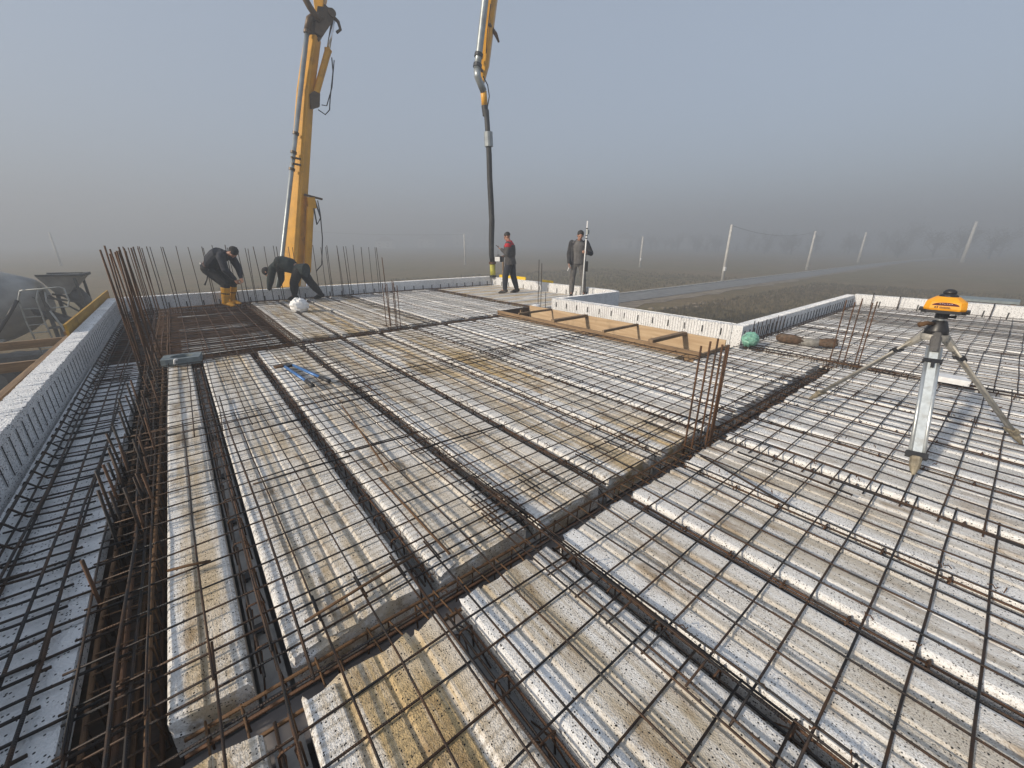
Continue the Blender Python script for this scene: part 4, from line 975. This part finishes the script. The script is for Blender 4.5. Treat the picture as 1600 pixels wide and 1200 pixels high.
MB().tube([(1.1, 1.12, 3.0), (1.35, 1.2, 2.6), (1.7, 1.25, 2.1), (2.0, 1.25, 1.8)], .05, 8).build("water_hose", M_black, e, smooth=True)
MB().beam((1.75, 1.15, 1.65), (2.35, 1.2, 1.85), .3, .28).build("water_tank", M_mixer_rail, e)

# ------------------------------------------------------------------ poles, wire, houses, trees
def pole(label, x, y, h, r=.12, box=False, lean=0.0):
    e = empty("utility_pole", (x, y, GZ)); tag(e, label, "pole", "pale poles in the foggy field")
    MB().tube([(0, 0, 0), (lean, 0, h)], [r, r * .62], 10).build("shaft", M_pole, e, smooth=True)
    if box: MB().box((-.12, -.12, 1.5), (.30, .25, .45)).build("meter_box", M_white_paint, e)
    return e
pole("pale pole with a white meter box, nearest along the road", 52.8, 23.4, 6.6, .2, True)
pole("pale pole second along the road in the fog", 88.0, 24.6, 6.5, .24)
pole("pale pole third along the road, small in the fog", 134.8, 27, 7.2, .32)
pole("pale leaning pole at the far right in front of bare trees", 158, 10.6, 9.8, .45, lean=.5)
pole("dark thin pole alone in the fog on the far left", -16.9, 116.9, 6.0, .22)
pole("white thin pole in the fog left of the standing men", 47.4, 74, 6.1, .2)
pole("faint pole in the fog right of the man with the staff", 70, 47, 5.6, .22, True)
pole("faint pole far behind the upright bars, left of centre", 25, 120, 7.5, .22)
wires = MB()
def wire(a, b, sag):
    pts = [Vector(a).lerp(Vector(b), i / 12) - Vector((0, 0, sag * 4 * (i / 12) * (1 - i / 12))) for i in range(13)]
    o = MB().tube(pts, .018, 5).build("overhead_wire", M_wire, smooth=True); return o
tag(wire((52.8, 23.4, 3.5), (88, 24.6, 3.4), .9), "sagging overhead wire between the first two roadside poles", "wire")
tag(wire((25, 120, 4.3), (47.4, 74, 3.0), .5), "faint overhead wire behind the upright bars", "wire")

def house(label, x, y, w, d, h, rz):
    e = empty("house", (x, y, GZ), rz); tag(e, label, "house", "pale houses fading into the fog")
    MB().box((0, 0, h / 2), (w, d, h)).build("wall", M_house_wall, e)
    MB().prism([(-w / 2 - .3, 0, h), (w / 2 + .3, 0, h), (0, 0, h + w * .28)], (0, -d / 2 - .3, 0), (0, d / 2 + .3, 0)).build("roof", M_house_roof, e)
    for s in (-.25, .25):
        for zz in ((.45,) if h < 4 else (.25, .65)):
            MB().box((s * w, -d / 2 - .02, h * zz), (w * .14, .06, h * .2)).build("window", M_glass, e)
for i, (x, y, w, h, lb) in enumerate(((168, 264, 16.25, 11.25, "tall pale house in the fog, left of the white thin pole"), (183, 252, 13.75, 11.875, "pale house in the fog directly left of the hanging hose"),
        (126, 240, 11.25, 5.625, "low pale house in the fog, third from the hose"), (93, 225, 10, 4, "smallest low pale shed in the fog"), (225, 165, 15, 6.25, "pale house in the fog right of the staff man"), (258, 144, 13.75, 6.875, "pale house in the fog behind the nearest roadside pole"), (292.5, 150, 15, 7.5, "pale house in the fog, farthest right"))):
    house(lb, x * 1.4, y * 1.4, w * 1.25, 11, h * 1.25, R(-40))

def tree(label, x, y, h, seed, dense=260):
    rj = random.Random(seed); e = empty("bare_tree", (x, y, GZ)); tag(e, label, "tree", "bare trees and bushes along the far edge of the field")
    mb = MB(); mb.tube([(0, 0, 0), (rj.gauss(0, .1), rj.gauss(0, .1), h * .3), (rj.gauss(0, .2), rj.gauss(0, .2), h * .6)], [h * .03, h * .024, h * .012], 7)
    tips = []
    for k in range(12):
        a = rj.uniform(0, 6.28); z0 = h * rj.uniform(.12, .5); L = h * rj.uniform(.25, .5)
        p0 = Vector((0, 0, z0)); p2 = p0 + Vector((math.cos(a) * L * .75, math.sin(a) * L * .75, L * rj.uniform(.5, 1.0))); p1 = p0.lerp(p2, .5) + Vector((0, 0, -.05 * L))
        mb.tube([p0, p1, p2], [h * .012, h * .008, h * .004], 5); tips += [(p0, p1), (p1, p2)]
    mb.build("trunk", M_bark, e, smooth=True)
    mb = MB()
    for k in range(dense):
        a, b = rj.choice(tips); p_ = a.lerp(b, rj.random()) + Vector((rj.gauss(0, h * .06), rj.gauss(0, h * .06), rj.gauss(0, h * .06)))
        d_ = Vector((rj.gauss(0, 1), rj.gauss(0, 1), rj.uniform(-.1, 1.3))).normalized() * h * rj.uniform(.04, .13); s_ = d_.orthogonal().normalized() * h * rj.uniform(.006, .014)
        if p_.z < .1: p_.z = .1
        mb.add([p_ - s_, p_ + s_, p_ + d_], [(0, 1, 2)])
    mb.build("crown", M_twig, e, fix=False)
    return e
def tree_copy(src, label, x, y, s, rz):
    c = src.copy(); col.objects.link(c); c.location = (x, y, GZ); c.scale = (s, s, s); c.rotation_euler = (0, 0, rz); c['label'] = label
    for ch in src.children:
        k = ch.copy(); col.objects.link(k); k.parent = c
    return c
protos = [tree("bushy bare tree at the far right edge of the field", 185, -8, 9.5, 1, 420), tree("tall bare tree just right of the leaning pole", 200, 8, 9.5, 2, 420), tree("low bare bush left of the leaning pole", 190, 28, 6.2, 3, 380)]
rj = random.Random(9); cnt = 0
dirs = []
for i in range(46):
    f_ = i / 45
    b0 = Vector((92, -10)).lerp(Vector((118, 100)), f_) if i % 2 else Vector((112, -8)).lerp(Vector((130, 108)), f_)
    x = (b0.x + rj.gauss(0, 6) + (28 if f_ > .25 else 10)) * 1.6; y = (b0.y + rj.gauss(0, 3)) * 1.6
    if f_ < .35: x *= 1.25; y *= 1.25
    s = rj.uniform(.85, 1.5) * (1.2 if f_ < .3 else .95)
    tree_copy(protos[i % 3], f"{ORD[i] if i < len(ORD) else 'last'} bare tree of the foggy tree line, counted from the right frame edge" , x, y, s, rj.uniform(0, 6.28))
# a grey sheet on trestles just outside the far right upstand
e = empty("site_table", (15.2, .36, GZ)); tag(e, "grey sheet-topped site table outside the far right upstand", "table")
MB().box((0, 0, 3.22), (.8, 1.0, .05)).build("table_top", M_grey_plastic, e)
for (a, b) in ((-.33, -.42), (.33, -.42), (-.33, .42), (.33, .42)): MB().box((a, b, 1.6), (.08, .08, 3.19)).build("leg", M_wood, e)

# ------------------------------------------------------------------ people
def capsule(mb, a, b, ra, rb, n=12, flat=None):
    a, b = Vector(a), Vector(b); d = (b - a)
    if d.length < 1e-6: return mb.ellip(a, (ra, ra, ra))
    d.normalize(); pts = []; rs = []
    for k in range(4): w = math.pi / 2 * k / 3; pts.append(a - d * ra * math.cos(w)); rs.append(max(.0015, ra * math.sin(w)))
    for k in range(4): w = math.pi / 2 * k / 3; pts.append(b + d * rb * math.sin(w)); rs.append(max(.0015, rb * math.cos(w)))
    return mb.tube(pts, rs, n)
def loft(mb, rows, n=16):
    """rows: (centre, right vector, forward vector, rx, ry)"""
    m = len(rows); vs = []
    for (c, a, b, rx, ry) in rows:
        for k in range(n):
            w = 2 * math.pi * k / n; vs.append(Vector(c) + a * rx * math.cos(w) + b * ry * math.sin(w))
    fs = [(i * n + k, i * n + (k + 1) % n, (i + 1) * n + (k + 1) % n, (i + 1) * n + k) for i in range(m - 1) for k in range(n)] + [tuple(range(n - 1, -1, -1)), tuple((m - 1) * n + k for k in range(n))]
    return mb.add(vs, fs)
def fuse(mb, name, mat, parent, voxel=.009, smooth=6):
    """fuse overlapping volumes into ONE continuous surface"""
    me = mb.mesh(name + "_raw", None); o = bpy.data.objects.new(name + "_raw", me); col.objects.link(o)
    rm = o.modifiers.new("remesh", 'REMESH'); rm.mode = 'VOXEL'; rm.voxel_size = voxel; rm.use_smooth_shade = True
    if smooth: sm = o.modifiers.new("smooth", 'SMOOTH'); sm.factor = .5; sm.iterations = smooth
    dg = bpy.context.evaluated_depsgraph_get(); dg.update(); ev = o.evaluated_get(dg)
    nm = bpy.data.meshes.new_from_object(ev, depsgraph=dg); nm.name = name
    bpy.data.objects.remove(o); bpy.data.meshes.remove(me)
    nm.materials.clear(); nm.materials.append(mat)
    for p in nm.polygons: p.use_smooth = True
    r_ = bpy.data.objects.new(name, nm); col.objects.link(r_)
    if parent: r_.parent = parent
    return r_
def hand(mb, w, d, palm, curl=.9, thumb_side=1, s=1.0):
    """palm + five fingers; w wrist, d pointing direction, palm = direction the palm faces"""
    w = Vector(w); d = Vector(d).normalized(); palm = Vector(palm); palm = (palm - d * palm.dot(d)).normalized(); side = d.cross(palm).normalized() * thumb_side
    M = Matrix((side, d, palm)).transposed()
    mb.ellip(w + d * .05 * s, (.042 * s, .058 * s, .019 * s), M=M, n=12, m=8)
    for k, L in enumerate((.072, .082, .076, .060)):
        b = w + d * .092 * s + side * (.030 - .020 * k) * s; a1 = curl * .45; a2 = curl * 1.1; a3 = curl * 1.7
        p1 = b + (d * math.cos(a1) + palm * math.sin(a1)) * L * .45 * s; p2 = p1 + (d * math.cos(a2) + palm * math.sin(a2)) * L * .33 * s; p3 = p2 + (d * math.cos(a3) + palm * math.sin(a3)) * L * .28 * s
        mb.tube([b - d * .02 * s, b, p1, p2, p3], [.0095 * s, .0095 * s, .009 * s, .0085 * s, .006 * s], 8)
    b = w + d * .03 * s + side * .036 * s; p1 = b + (side * .7 + d * .6 + palm * .35).normalized() * .036 * s; p2 = p1 + (d * .75 + palm * .6 + side * .1).normalized() * .032 * s
    mb.tube([b - side * .015 * s, b, p1, p2], [.012 * s, .0115 * s, .0105 * s, .007 * s], 8)

def person(label, loc, head_dir, J, mats, top='jacket', boots_h=.14, hair='short', collar=None, bulk=1.0, size=1.05):
    """J: joints in (right, forward, up); builds body + clothes. loc = ground point, head_dir = heading angle vector"""
    F = Vector((head_dir[0], head_dir[1], 0)).normalized(); Rr = Vector((F.y, -F.x, 0)); U = Vector((0, 0, 1))
    M = Matrix((Rr, F, U)).transposed().to_4x4(); e = empty("person", loc); e.matrix_world = Matrix.Translation(loc) @ M @ Matrix.Scale(size, 4)
    tag(e, label, "person")
    V = {k: Vector(v) for k, v in J.items() if isinstance(v, tuple)}
    sp = (V['neck'] - V['pelvis']); spd = sp.normalized(); X = Vector((1, 0, 0)); fw = spd.cross(X) * -1; fw.normalize()
    if fw.y < 0 and abs(spd.z) > .5: fw = -fw
    chest = V['pelvis'].lerp(V['neck'], .68); waist = V['pelvis'].lerp(V['neck'], .28)
    if 'bow' in J: off = Vector(J['bow']); chest += off; waist += off * .7
    mb = MB()
    def torso(mb, g):
        loft(mb, [(V['pelvis'] - spd * .11, X, fw, .10 + g, .085 + g), (V['pelvis'] - spd * .02, X, fw, .165 + g, .115 + g), (waist, X, fw, .15 + g, .11 + g), (chest - spd * .06, X, fw, .172 + g, .122 + g), (chest + spd * .06, X, fw, .18 + g, .115 + g), (V['neck'] - spd * .05, X, fw, .13 + g, .085 + g), (V['neck'] - spd * .005, X, fw, .06 + g * .5, .058 + g * .5)])
    torso(mb, 0)
    for s in ('l', 'r'):
        capsule(mb, V['sh_' + s], V['el_' + s], .050, .040); capsule(mb, V['el_' + s], V['wr_' + s], .040, .027); capsule(mb, chest + spd * .05, V['sh_' + s], .075, .055)
        capsule(mb, V['hip_' + s], V['kn_' + s], .080, .055); capsule(mb, V['kn_' + s], V['an_' + s], .054, .036); capsule(mb, V['an_' + s], V['an_' + s] + Vector(J.get('ft_' + s, (0, .16, -.05))) * .5, .034, .024)
        hd = V['wr_' + s] - V['el_' + s]; hd = Vector(J['hd_' + s]) if ('hd_' + s) in J else hd
        hand(mb, V['wr_' + s], hd, J.get('palm_' + s, (0, 0, -1)), J.get('curl', 1.0), 1 if J.get('thumb_' + s, 1) > 0 else -1)
    # neck and head with a face
    hdn = V['head']; hf = Vector(J['face']).normalized(); hu = (V['head'] - V['neck']).normalized(); hu = (hu - hf * hu.dot(hf)).normalized(); hr = hf.cross(hu)
    HM = Matrix((hr, hf, hu)).transposed()
    capsule(mb, V['neck'] - spd * .03, hdn - hu * .04, .056, .052)
    H = lambda a, b, c_: hdn + HM @ Vector((a, b, c_))
    mb.ellip(H(0, -.012, .03), (.074, .094, .088), M=HM); mb.ellip(H(0, .022, -.045), (.056, .066, .068), M=HM); mb.ellip(H(0, .062, -.088), (.026, .022, .020), M=HM)
    mb.tube([H(0, .078, .022), H(0, .100, -.014), H(0, .086, -.03)], [.009, .015, .010], 8)
    mb.ellip(H(0, .076, .026), (.05, .014, .010), M=HM); mb.ellip(H(0, .081, -.058), (.024, .010, .009), M=HM)
    for s in (-1, 1): mb.ellip(H(s * .076, -.012, -.005), (.010, .022, .032), M=HM)
    body = fuse(mb, "body", mats['skin'], e, .008, 3)
    for s in (-1, 1): MB().ellip(H(s * .031, .080, .012), (.012, .008, .007), M=HM, n=8, m=6).build("eye", M_hair, body, smooth=True)
    # hair
    if hair == 'short':
        hb = MB().ellip(H(0, -.024, .040), (.080, .094, .088), M=HM, n=20, m=14); hb.v = [v if (HM.transposed() @ (Vector(v) - hdn)).z > -.01 + max(0, (HM.transposed() @ (Vector(v) - hdn)).y) * .9 else tuple(Vector(v).lerp(H(0, -.01, .02), .25)) for v in hb.v]
        hb.build("hair", M_hair, e, smooth=True)
    elif hair == 'full':
        MB().ellip(H(0, -.030, .052), (.088, .098, .086), M=HM, n=20, m=14).build('hair', M_hair, e, smooth=True)
        MB().ellip(H(0, -.05, .0), (.082, .062, .075), M=HM, n=20, m=14).build('hair', M_hair, e, smooth=True)
    else:
        MB().ellip(H(0, -.012, .034), (.086, .106, .098), M=HM, n=20, m=14).build("knit_cap" if hair == 'cap' else "hair", M_hair if hair != 'cap' else M_cloth_black, e, smooth=True)
    # trousers
    mb = MB(); loft(mb, [(V['pelvis'] - spd * .13, X, fw, .11, .10), (V['pelvis'] - spd * .02, X, fw, .185, .135), (V['pelvis'] + spd * .10, X, fw, .172, .13)])
    for s in ('l', 'r'):
        an = V['an_' + s]; kn = V['kn_' + s]; capsule(mb, V['hip_' + s], kn, .102 * bulk, .080 * bulk); capsule(mb, kn, kn.lerp(an, .55), .080 * bulk, .075 * bulk); capsule(mb, kn.lerp(an, .5), an + (kn - an).normalized() * (boots_h * .35 if boots_h < .2 else boots_h * .95), .075 * bulk, .071)
    fuse(mb, "trousers", mats['trousers'], e, .010, 4)
    # top
    mb = MB(); low = J.get('hem', .02); fl = .03 if top == 'jacket' else 0
    loft(mb, [(V['pelvis'] - spd * low, X, fw, .190 + fl, .146 + fl), (V['pelvis'] + spd * .08, X, fw, .186, .142), (waist, X, fw, .184 * bulk, .146 * bulk), (chest - spd * .05, X, fw, .20 * bulk, .152 * bulk), (chest + spd * .06, X, fw, .205 * bulk, .142 * bulk), (V['neck'] - spd * .045, X, fw, .145, .102), (V['neck'] + spd * .015, X, fw, .075, .078)])
    for s in ('l', 'r'):
        capsule(mb, chest + spd * .05, V['sh_' + s], .098 * bulk, .078 * bulk); capsule(mb, V['sh_' + s], V['el_' + s], .076 * bulk, .064 * bulk); capsule(mb, V['el_' + s], V['wr_' + s].lerp(V['el_' + s], .06), .064 * bulk, .046)
    fuse(mb, top, mats['top'], e, .010, 3)
    if collar:
        mb = MB(); loft(mb, [(V['neck'] - spd * .16, X, fw, .222, .162), (V['neck'] - spd * .08, X, fw, .205, .142), (V['neck'] - spd * .04, X, fw, .165, .122), (V['neck'] + spd * .0, X, fw, .098, .094), (V['neck'] + spd * .04, X, fw, .076, .082)]); [capsule(mb, chest + spd * .06 - X * k * .1, V['sh_' + q] + (V['el_' + q] - V['sh_' + q]) * .16, .105 * bulk, .090 * bulk) for q, k in (('l', 1), ('r', -1))]; fuse(mb, "yoke", collar, e, .010, 2)
    for s in ('l', 'r'):
        an = V['an_' + s]; ft = Vector(J.get('ft_' + s, (0, .16, -.05))); kn = V['kn_' + s]
        mb = MB(); capsule(mb, an + (kn - an).normalized() * boots_h, an, .066 if boots_h < .2 else .098, .058 if boots_h < .2 else .072); sole = an + Vector((0, 0, -.045))
        capsule(mb, sole - ft * .25, sole + ft * .85, .050, .048); capsule(mb, sole + ft * .5 + Vector((0, 0, .01)), sole + ft * 1.05, .052, .040)
        fuse(mb, "boot", mats['boot'], e, .009, 2)
    return e, V, M
LEFT = Vector((-.776, .631, 0)); CAMW = Vector((-.72, -.69, 0))
# man with the phone (profile, facing left)
Ja = dict(pelvis=(0, 0, .92), neck=(0, .03, 1.42), head=(0, .09, 1.56), face=(0, .85, -.52), sh_l=(-.17, .03, 1.36), sh_r=(.17, .03, 1.36), el_l=(-.25, .03, 1.10), el_r=(.24, .02, 1.10),
          wr_l=(-.10, .24, 1.22), wr_r=(.08, .20, 1.03), hd_l=(.25, .8, .35), hd_r=(-.4, .8, -.1), palm_l=(.3, -.3, .9), palm_r=(0, .2, -1), curl=.8, hip_l=(-.09, 0, .88), hip_r=(.09, -.02, .88), kn_l=(-.12, .12, .48), kn_r=(.13, -.06, .48), an_l=(-.13, .13, .09), an_r=(.16, -.17, .09), hem=.12)
ea, Va, Ma = person("man in grey jacket with red shoulders looking down at his phone", (8.0, 9.95, .02), LEFT + Vector((.12, .2, 0)), Ja,
               dict(skin=M_skin, trousers=M_cloth_navy, top=plain('dark_grey_jacket', (.060, .056, .056), .9, var=.3, scale=14, dirt=(.11, .10, .09), bump=.012), boot=M_shoe), 'jacket', .14, 'short', M_red, bulk=1.12)
W = ea.matrix_world
def at(p, m=None): return (m or W) @ Vector(p)
e = empty("phone", at((-.08, .345, 1.285))); e.matrix_world = Matrix.Translation(at((-.08, .345, 1.285))) @ Ma @ Matrix.Rotation(R(-50), 4, 'X'); tag(e, "dark phone held up in the left hand of the man with red shoulders", "phone")
MB().box((0, 0, 0), (.072, .009, .15)).build("case", M_black, e); MB().box((0, -.006, 0), (.064, .003, .138)).build("screen", M_glass, e)
e = empty("remote_control", at((.02, .40, .93))); e.matrix_world = Matrix.Translation(at((.02, .36, .95))) @ Ma; tag(e, "white box remote control strapped to the waist of the man with the phone", "remote control")
MB().box((0, 0, 0), (.26, .15, .13)).build("case", M_white_paint, e); MB().box((0, 0, .075), (.24, .13, .02)).build("panel", M_black, e)
MB().box((0, -.11, .0), (.16, .07, .17)).build("belt_clip", M_black, e)
for s in (-1, 1): MB().tube([(s * .07, 0, .085), (s * .07, .0, .14)], .008, 6).build("joystick", M_black, e)
MB().tube([(.11, .04, .08), (.11, .04, .24)], .004, 5).build("antenna", M_black, e)
# man with the staff (faces the camera, looks down)
Jb = dict(pelvis=(0, 0, .93), neck=(0, .05, 1.46), head=(-.02, .13, 1.575), face=(-.05, .86, -.42), sh_l=(-.19, .03, 1.40), sh_r=(.19, .03, 1.40), el_l=(-.33, .05, 1.14), el_r=(.25, .02, 1.10),
          wr_l=(-.21, .24, 1.16), wr_r=(.24, .12, .88), hd_l=(.55, .7, .15), palm_l=(.6, -.4, 0), palm_r=(-1, .2, 0), thumb_l=-1, curl=1.1, hip_l=(-.095, 0, .88), hip_r=(.095, 0, .88), kn_l=(-.16, .05, .48), kn_r=(.13, .05, .48), an_l=(-.20, .0, .09), an_r=(.14, .02, .09), hem=.06)
eb, Vb, Mb = person("man in grey workwear holding a white levelling staff upright and looking down", (9.0, 8.1, .02), CAMW, Jb,
               dict(skin=M_skin, trousers=M_cloth_grey, top=M_cloth_mid, boot=M_shoe), 'sweater', .14, 'full')
# open dark jacket over the sweater: sleeves and side panels
mb = MB(); X = Vector((1, 0, 0)); Y = Vector((0, 1, 0))
for s, k in (('l', -1), ('r', 1)):
    capsule(mb, Vb['sh_' + s], Vb['el_' + s], .082, .070); capsule(mb, Vb['el_' + s], Vb['wr_' + s].lerp(Vb['el_' + s], .1), .069, .052)
    loft(mb, [((k * .150, -.01, .84), X, Y, .066, .13), ((k * .155, -.005, 1.05), X, Y, .060, .14), ((k * .155, .0, 1.25), X, Y, .062, .14), ((k * .14, .02, 1.38), X, Y, .068, .11), ((k * .085, .02, 1.46), X, Y, .05, .07)])
loft(mb, [((0, -.09, .84), X, Y, .19, .07), ((0, -.085, 1.2), X, Y, .20, .075), ((0, -.05, 1.42), X, Y, .14, .07), ((0, -.02, 1.50), X, Y, .07, .06)])
fuse(mb, "open_jacket", M_cloth_dark, eb, .010, 3)
MB().ellip((.07 * -1, .152, 1.30), (.020, .012, .022), n=8, m=6).build("chest_badge", M_white_paint, eb, smooth=True)
MB().box((-.235, .03, .80), (.07, .16, .26)).build("tool_pouch", M_cloth_black, eb)
Wb = eb.matrix_world
st = at((-.145, .315, 0), Wb); e = empty("levelling_staff", (st.x, st.y, .05)); tag(e, "white levelling staff with a clamped receiver held upright in the man's hand", "levelling staff")
MB().tube([(0, 0, .0), (.03, -.02, 2.0)], .019, 12).build("staff", M_white_paint, e, smooth=True)
MB().box((.03, -.05, 1.72), (.07, .05, .11)).build("receiver", M_mixer_rail, e)
for z in (1.62, 1.80, 1.55): MB().tube([(.025, -.015, z), (.026, -.016, z + .022)], .032, 10).build("clamp", M_black, e)
mk = at((.245, .15, .76), Wb); o = MB().tube([(0, 0, -.09), (.0, .0, .06)], [.008, .012], 8).build("marker_pen", M_white_paint); o.location = mk; o.rotation_euler = (.25, .2, 0); tag(o, "white marker in the lowered hand of the staff man", "marker")

# bending man in yellow boots
RIGHT = -LEFT
Jc = dict(pelvis=(0, -.30, .83), neck=(0, .20, 1.14), bow=(0, -.03, .06), head=(0, .34, 1.17), face=(0, .62, -.78), sh_l=(-.18, .16, 1.07), sh_r=(.18, .16, 1.07), el_l=(-.22, .24, .80), el_r=(.22, .22, .80),
          wr_l=(-.09, .33, .60), wr_r=(.09, .31, .58), hd_l=(.2, .3, -.9), hd_r=(-.2, .3, -.9), palm_l=(1, 0, -.1), palm_r=(-1, 0, -.1), curl=1.2, hip_l=(-.10, -.28, .80), hip_r=(.10, -.28, .80), kn_l=(-.15, .06, .47), kn_r=(.15, .10, .47), an_l=(-.16, -.04, .09), an_r=(.16, .02, .09), hem=.05)
ec, Vc, Mc = person("man in yellow rubber boots bending forward to tie bars at the rear upstand", (.88, 12.2, .03), RIGHT, Jc, dict(skin=M_skin, trousers=M_cloth_black, top=M_cloth_navy, boot=M_boot_yellow), 'sweater', .30, 'cap', bulk=1.18)
MB().beam((-.15, -.36, .93), (.15, -.36, .93), .03, .035).build("shirt_tail", M_white_paint, ec)
mb = MB(); spd = (Vc['neck'] - Vc['pelvis']).normalized(); fwv = Vector((0, spd.z, -spd.y))
loft(mb, [(Vc['pelvis'] + spd * .045, Vector((1, 0, 0)), fwv, .196, .150), (Vc['pelvis'] + spd * .075, Vector((1, 0, 0)), fwv, .196, .150)]); mb.build("belt", M_belt, ec, smooth=True)
o = MB().tube([(0, 0, 0), (.0, -.10, -.22), (0, -.18, -.34)], [.014, .012, .02], 8).build("pliers", M_black); o.matrix_world = ec.matrix_world @ Matrix.Translation((.2, -.16, .80)); tag(o, "black pincers hanging from the belt of the man in yellow boots", "pliers")
# bending man in dark green jacket
Jd = dict(pelvis=(0, -.05, .72), neck=(0, .60, .76), bow=(0, 0, .12), head=(0, .80, .66), face=(0, .45, -.9), sh_l=(-.18, .54, .76), sh_r=(.18, .54, .76), el_l=(-.24, .62, .46), el_r=(.24, .60, .48),
          wr_l=(-.10, .78, .22), wr_r=(.18, .72, .20), hd_l=(.1, .3, -.9), hd_r=(0, .3, -.9), palm_l=(1, 0, 0), palm_r=(-1, 0, 0), curl=1.1, hip_l=(-.10, -.05, .69), hip_r=(.10, -.05, .69), kn_l=(-.12, .10, .40), kn_r=(.14, -.20, .40), an_l=(-.14, .12, .09), an_r=(.16, -.42, .10), hem=.17)
ed, Vd, Md = person("man in dark green jacket bent double beside the yellow boom, reaching to the deck", (2.55, 12.25, .03), LEFT, Jd, dict(skin=M_skin, trousers=M_cloth_black, top=M_cloth_green, boot=M_cloth_black), 'jacket', .14, 'cap', bulk=1.28)
print("objects", len(bpy.data.objects))
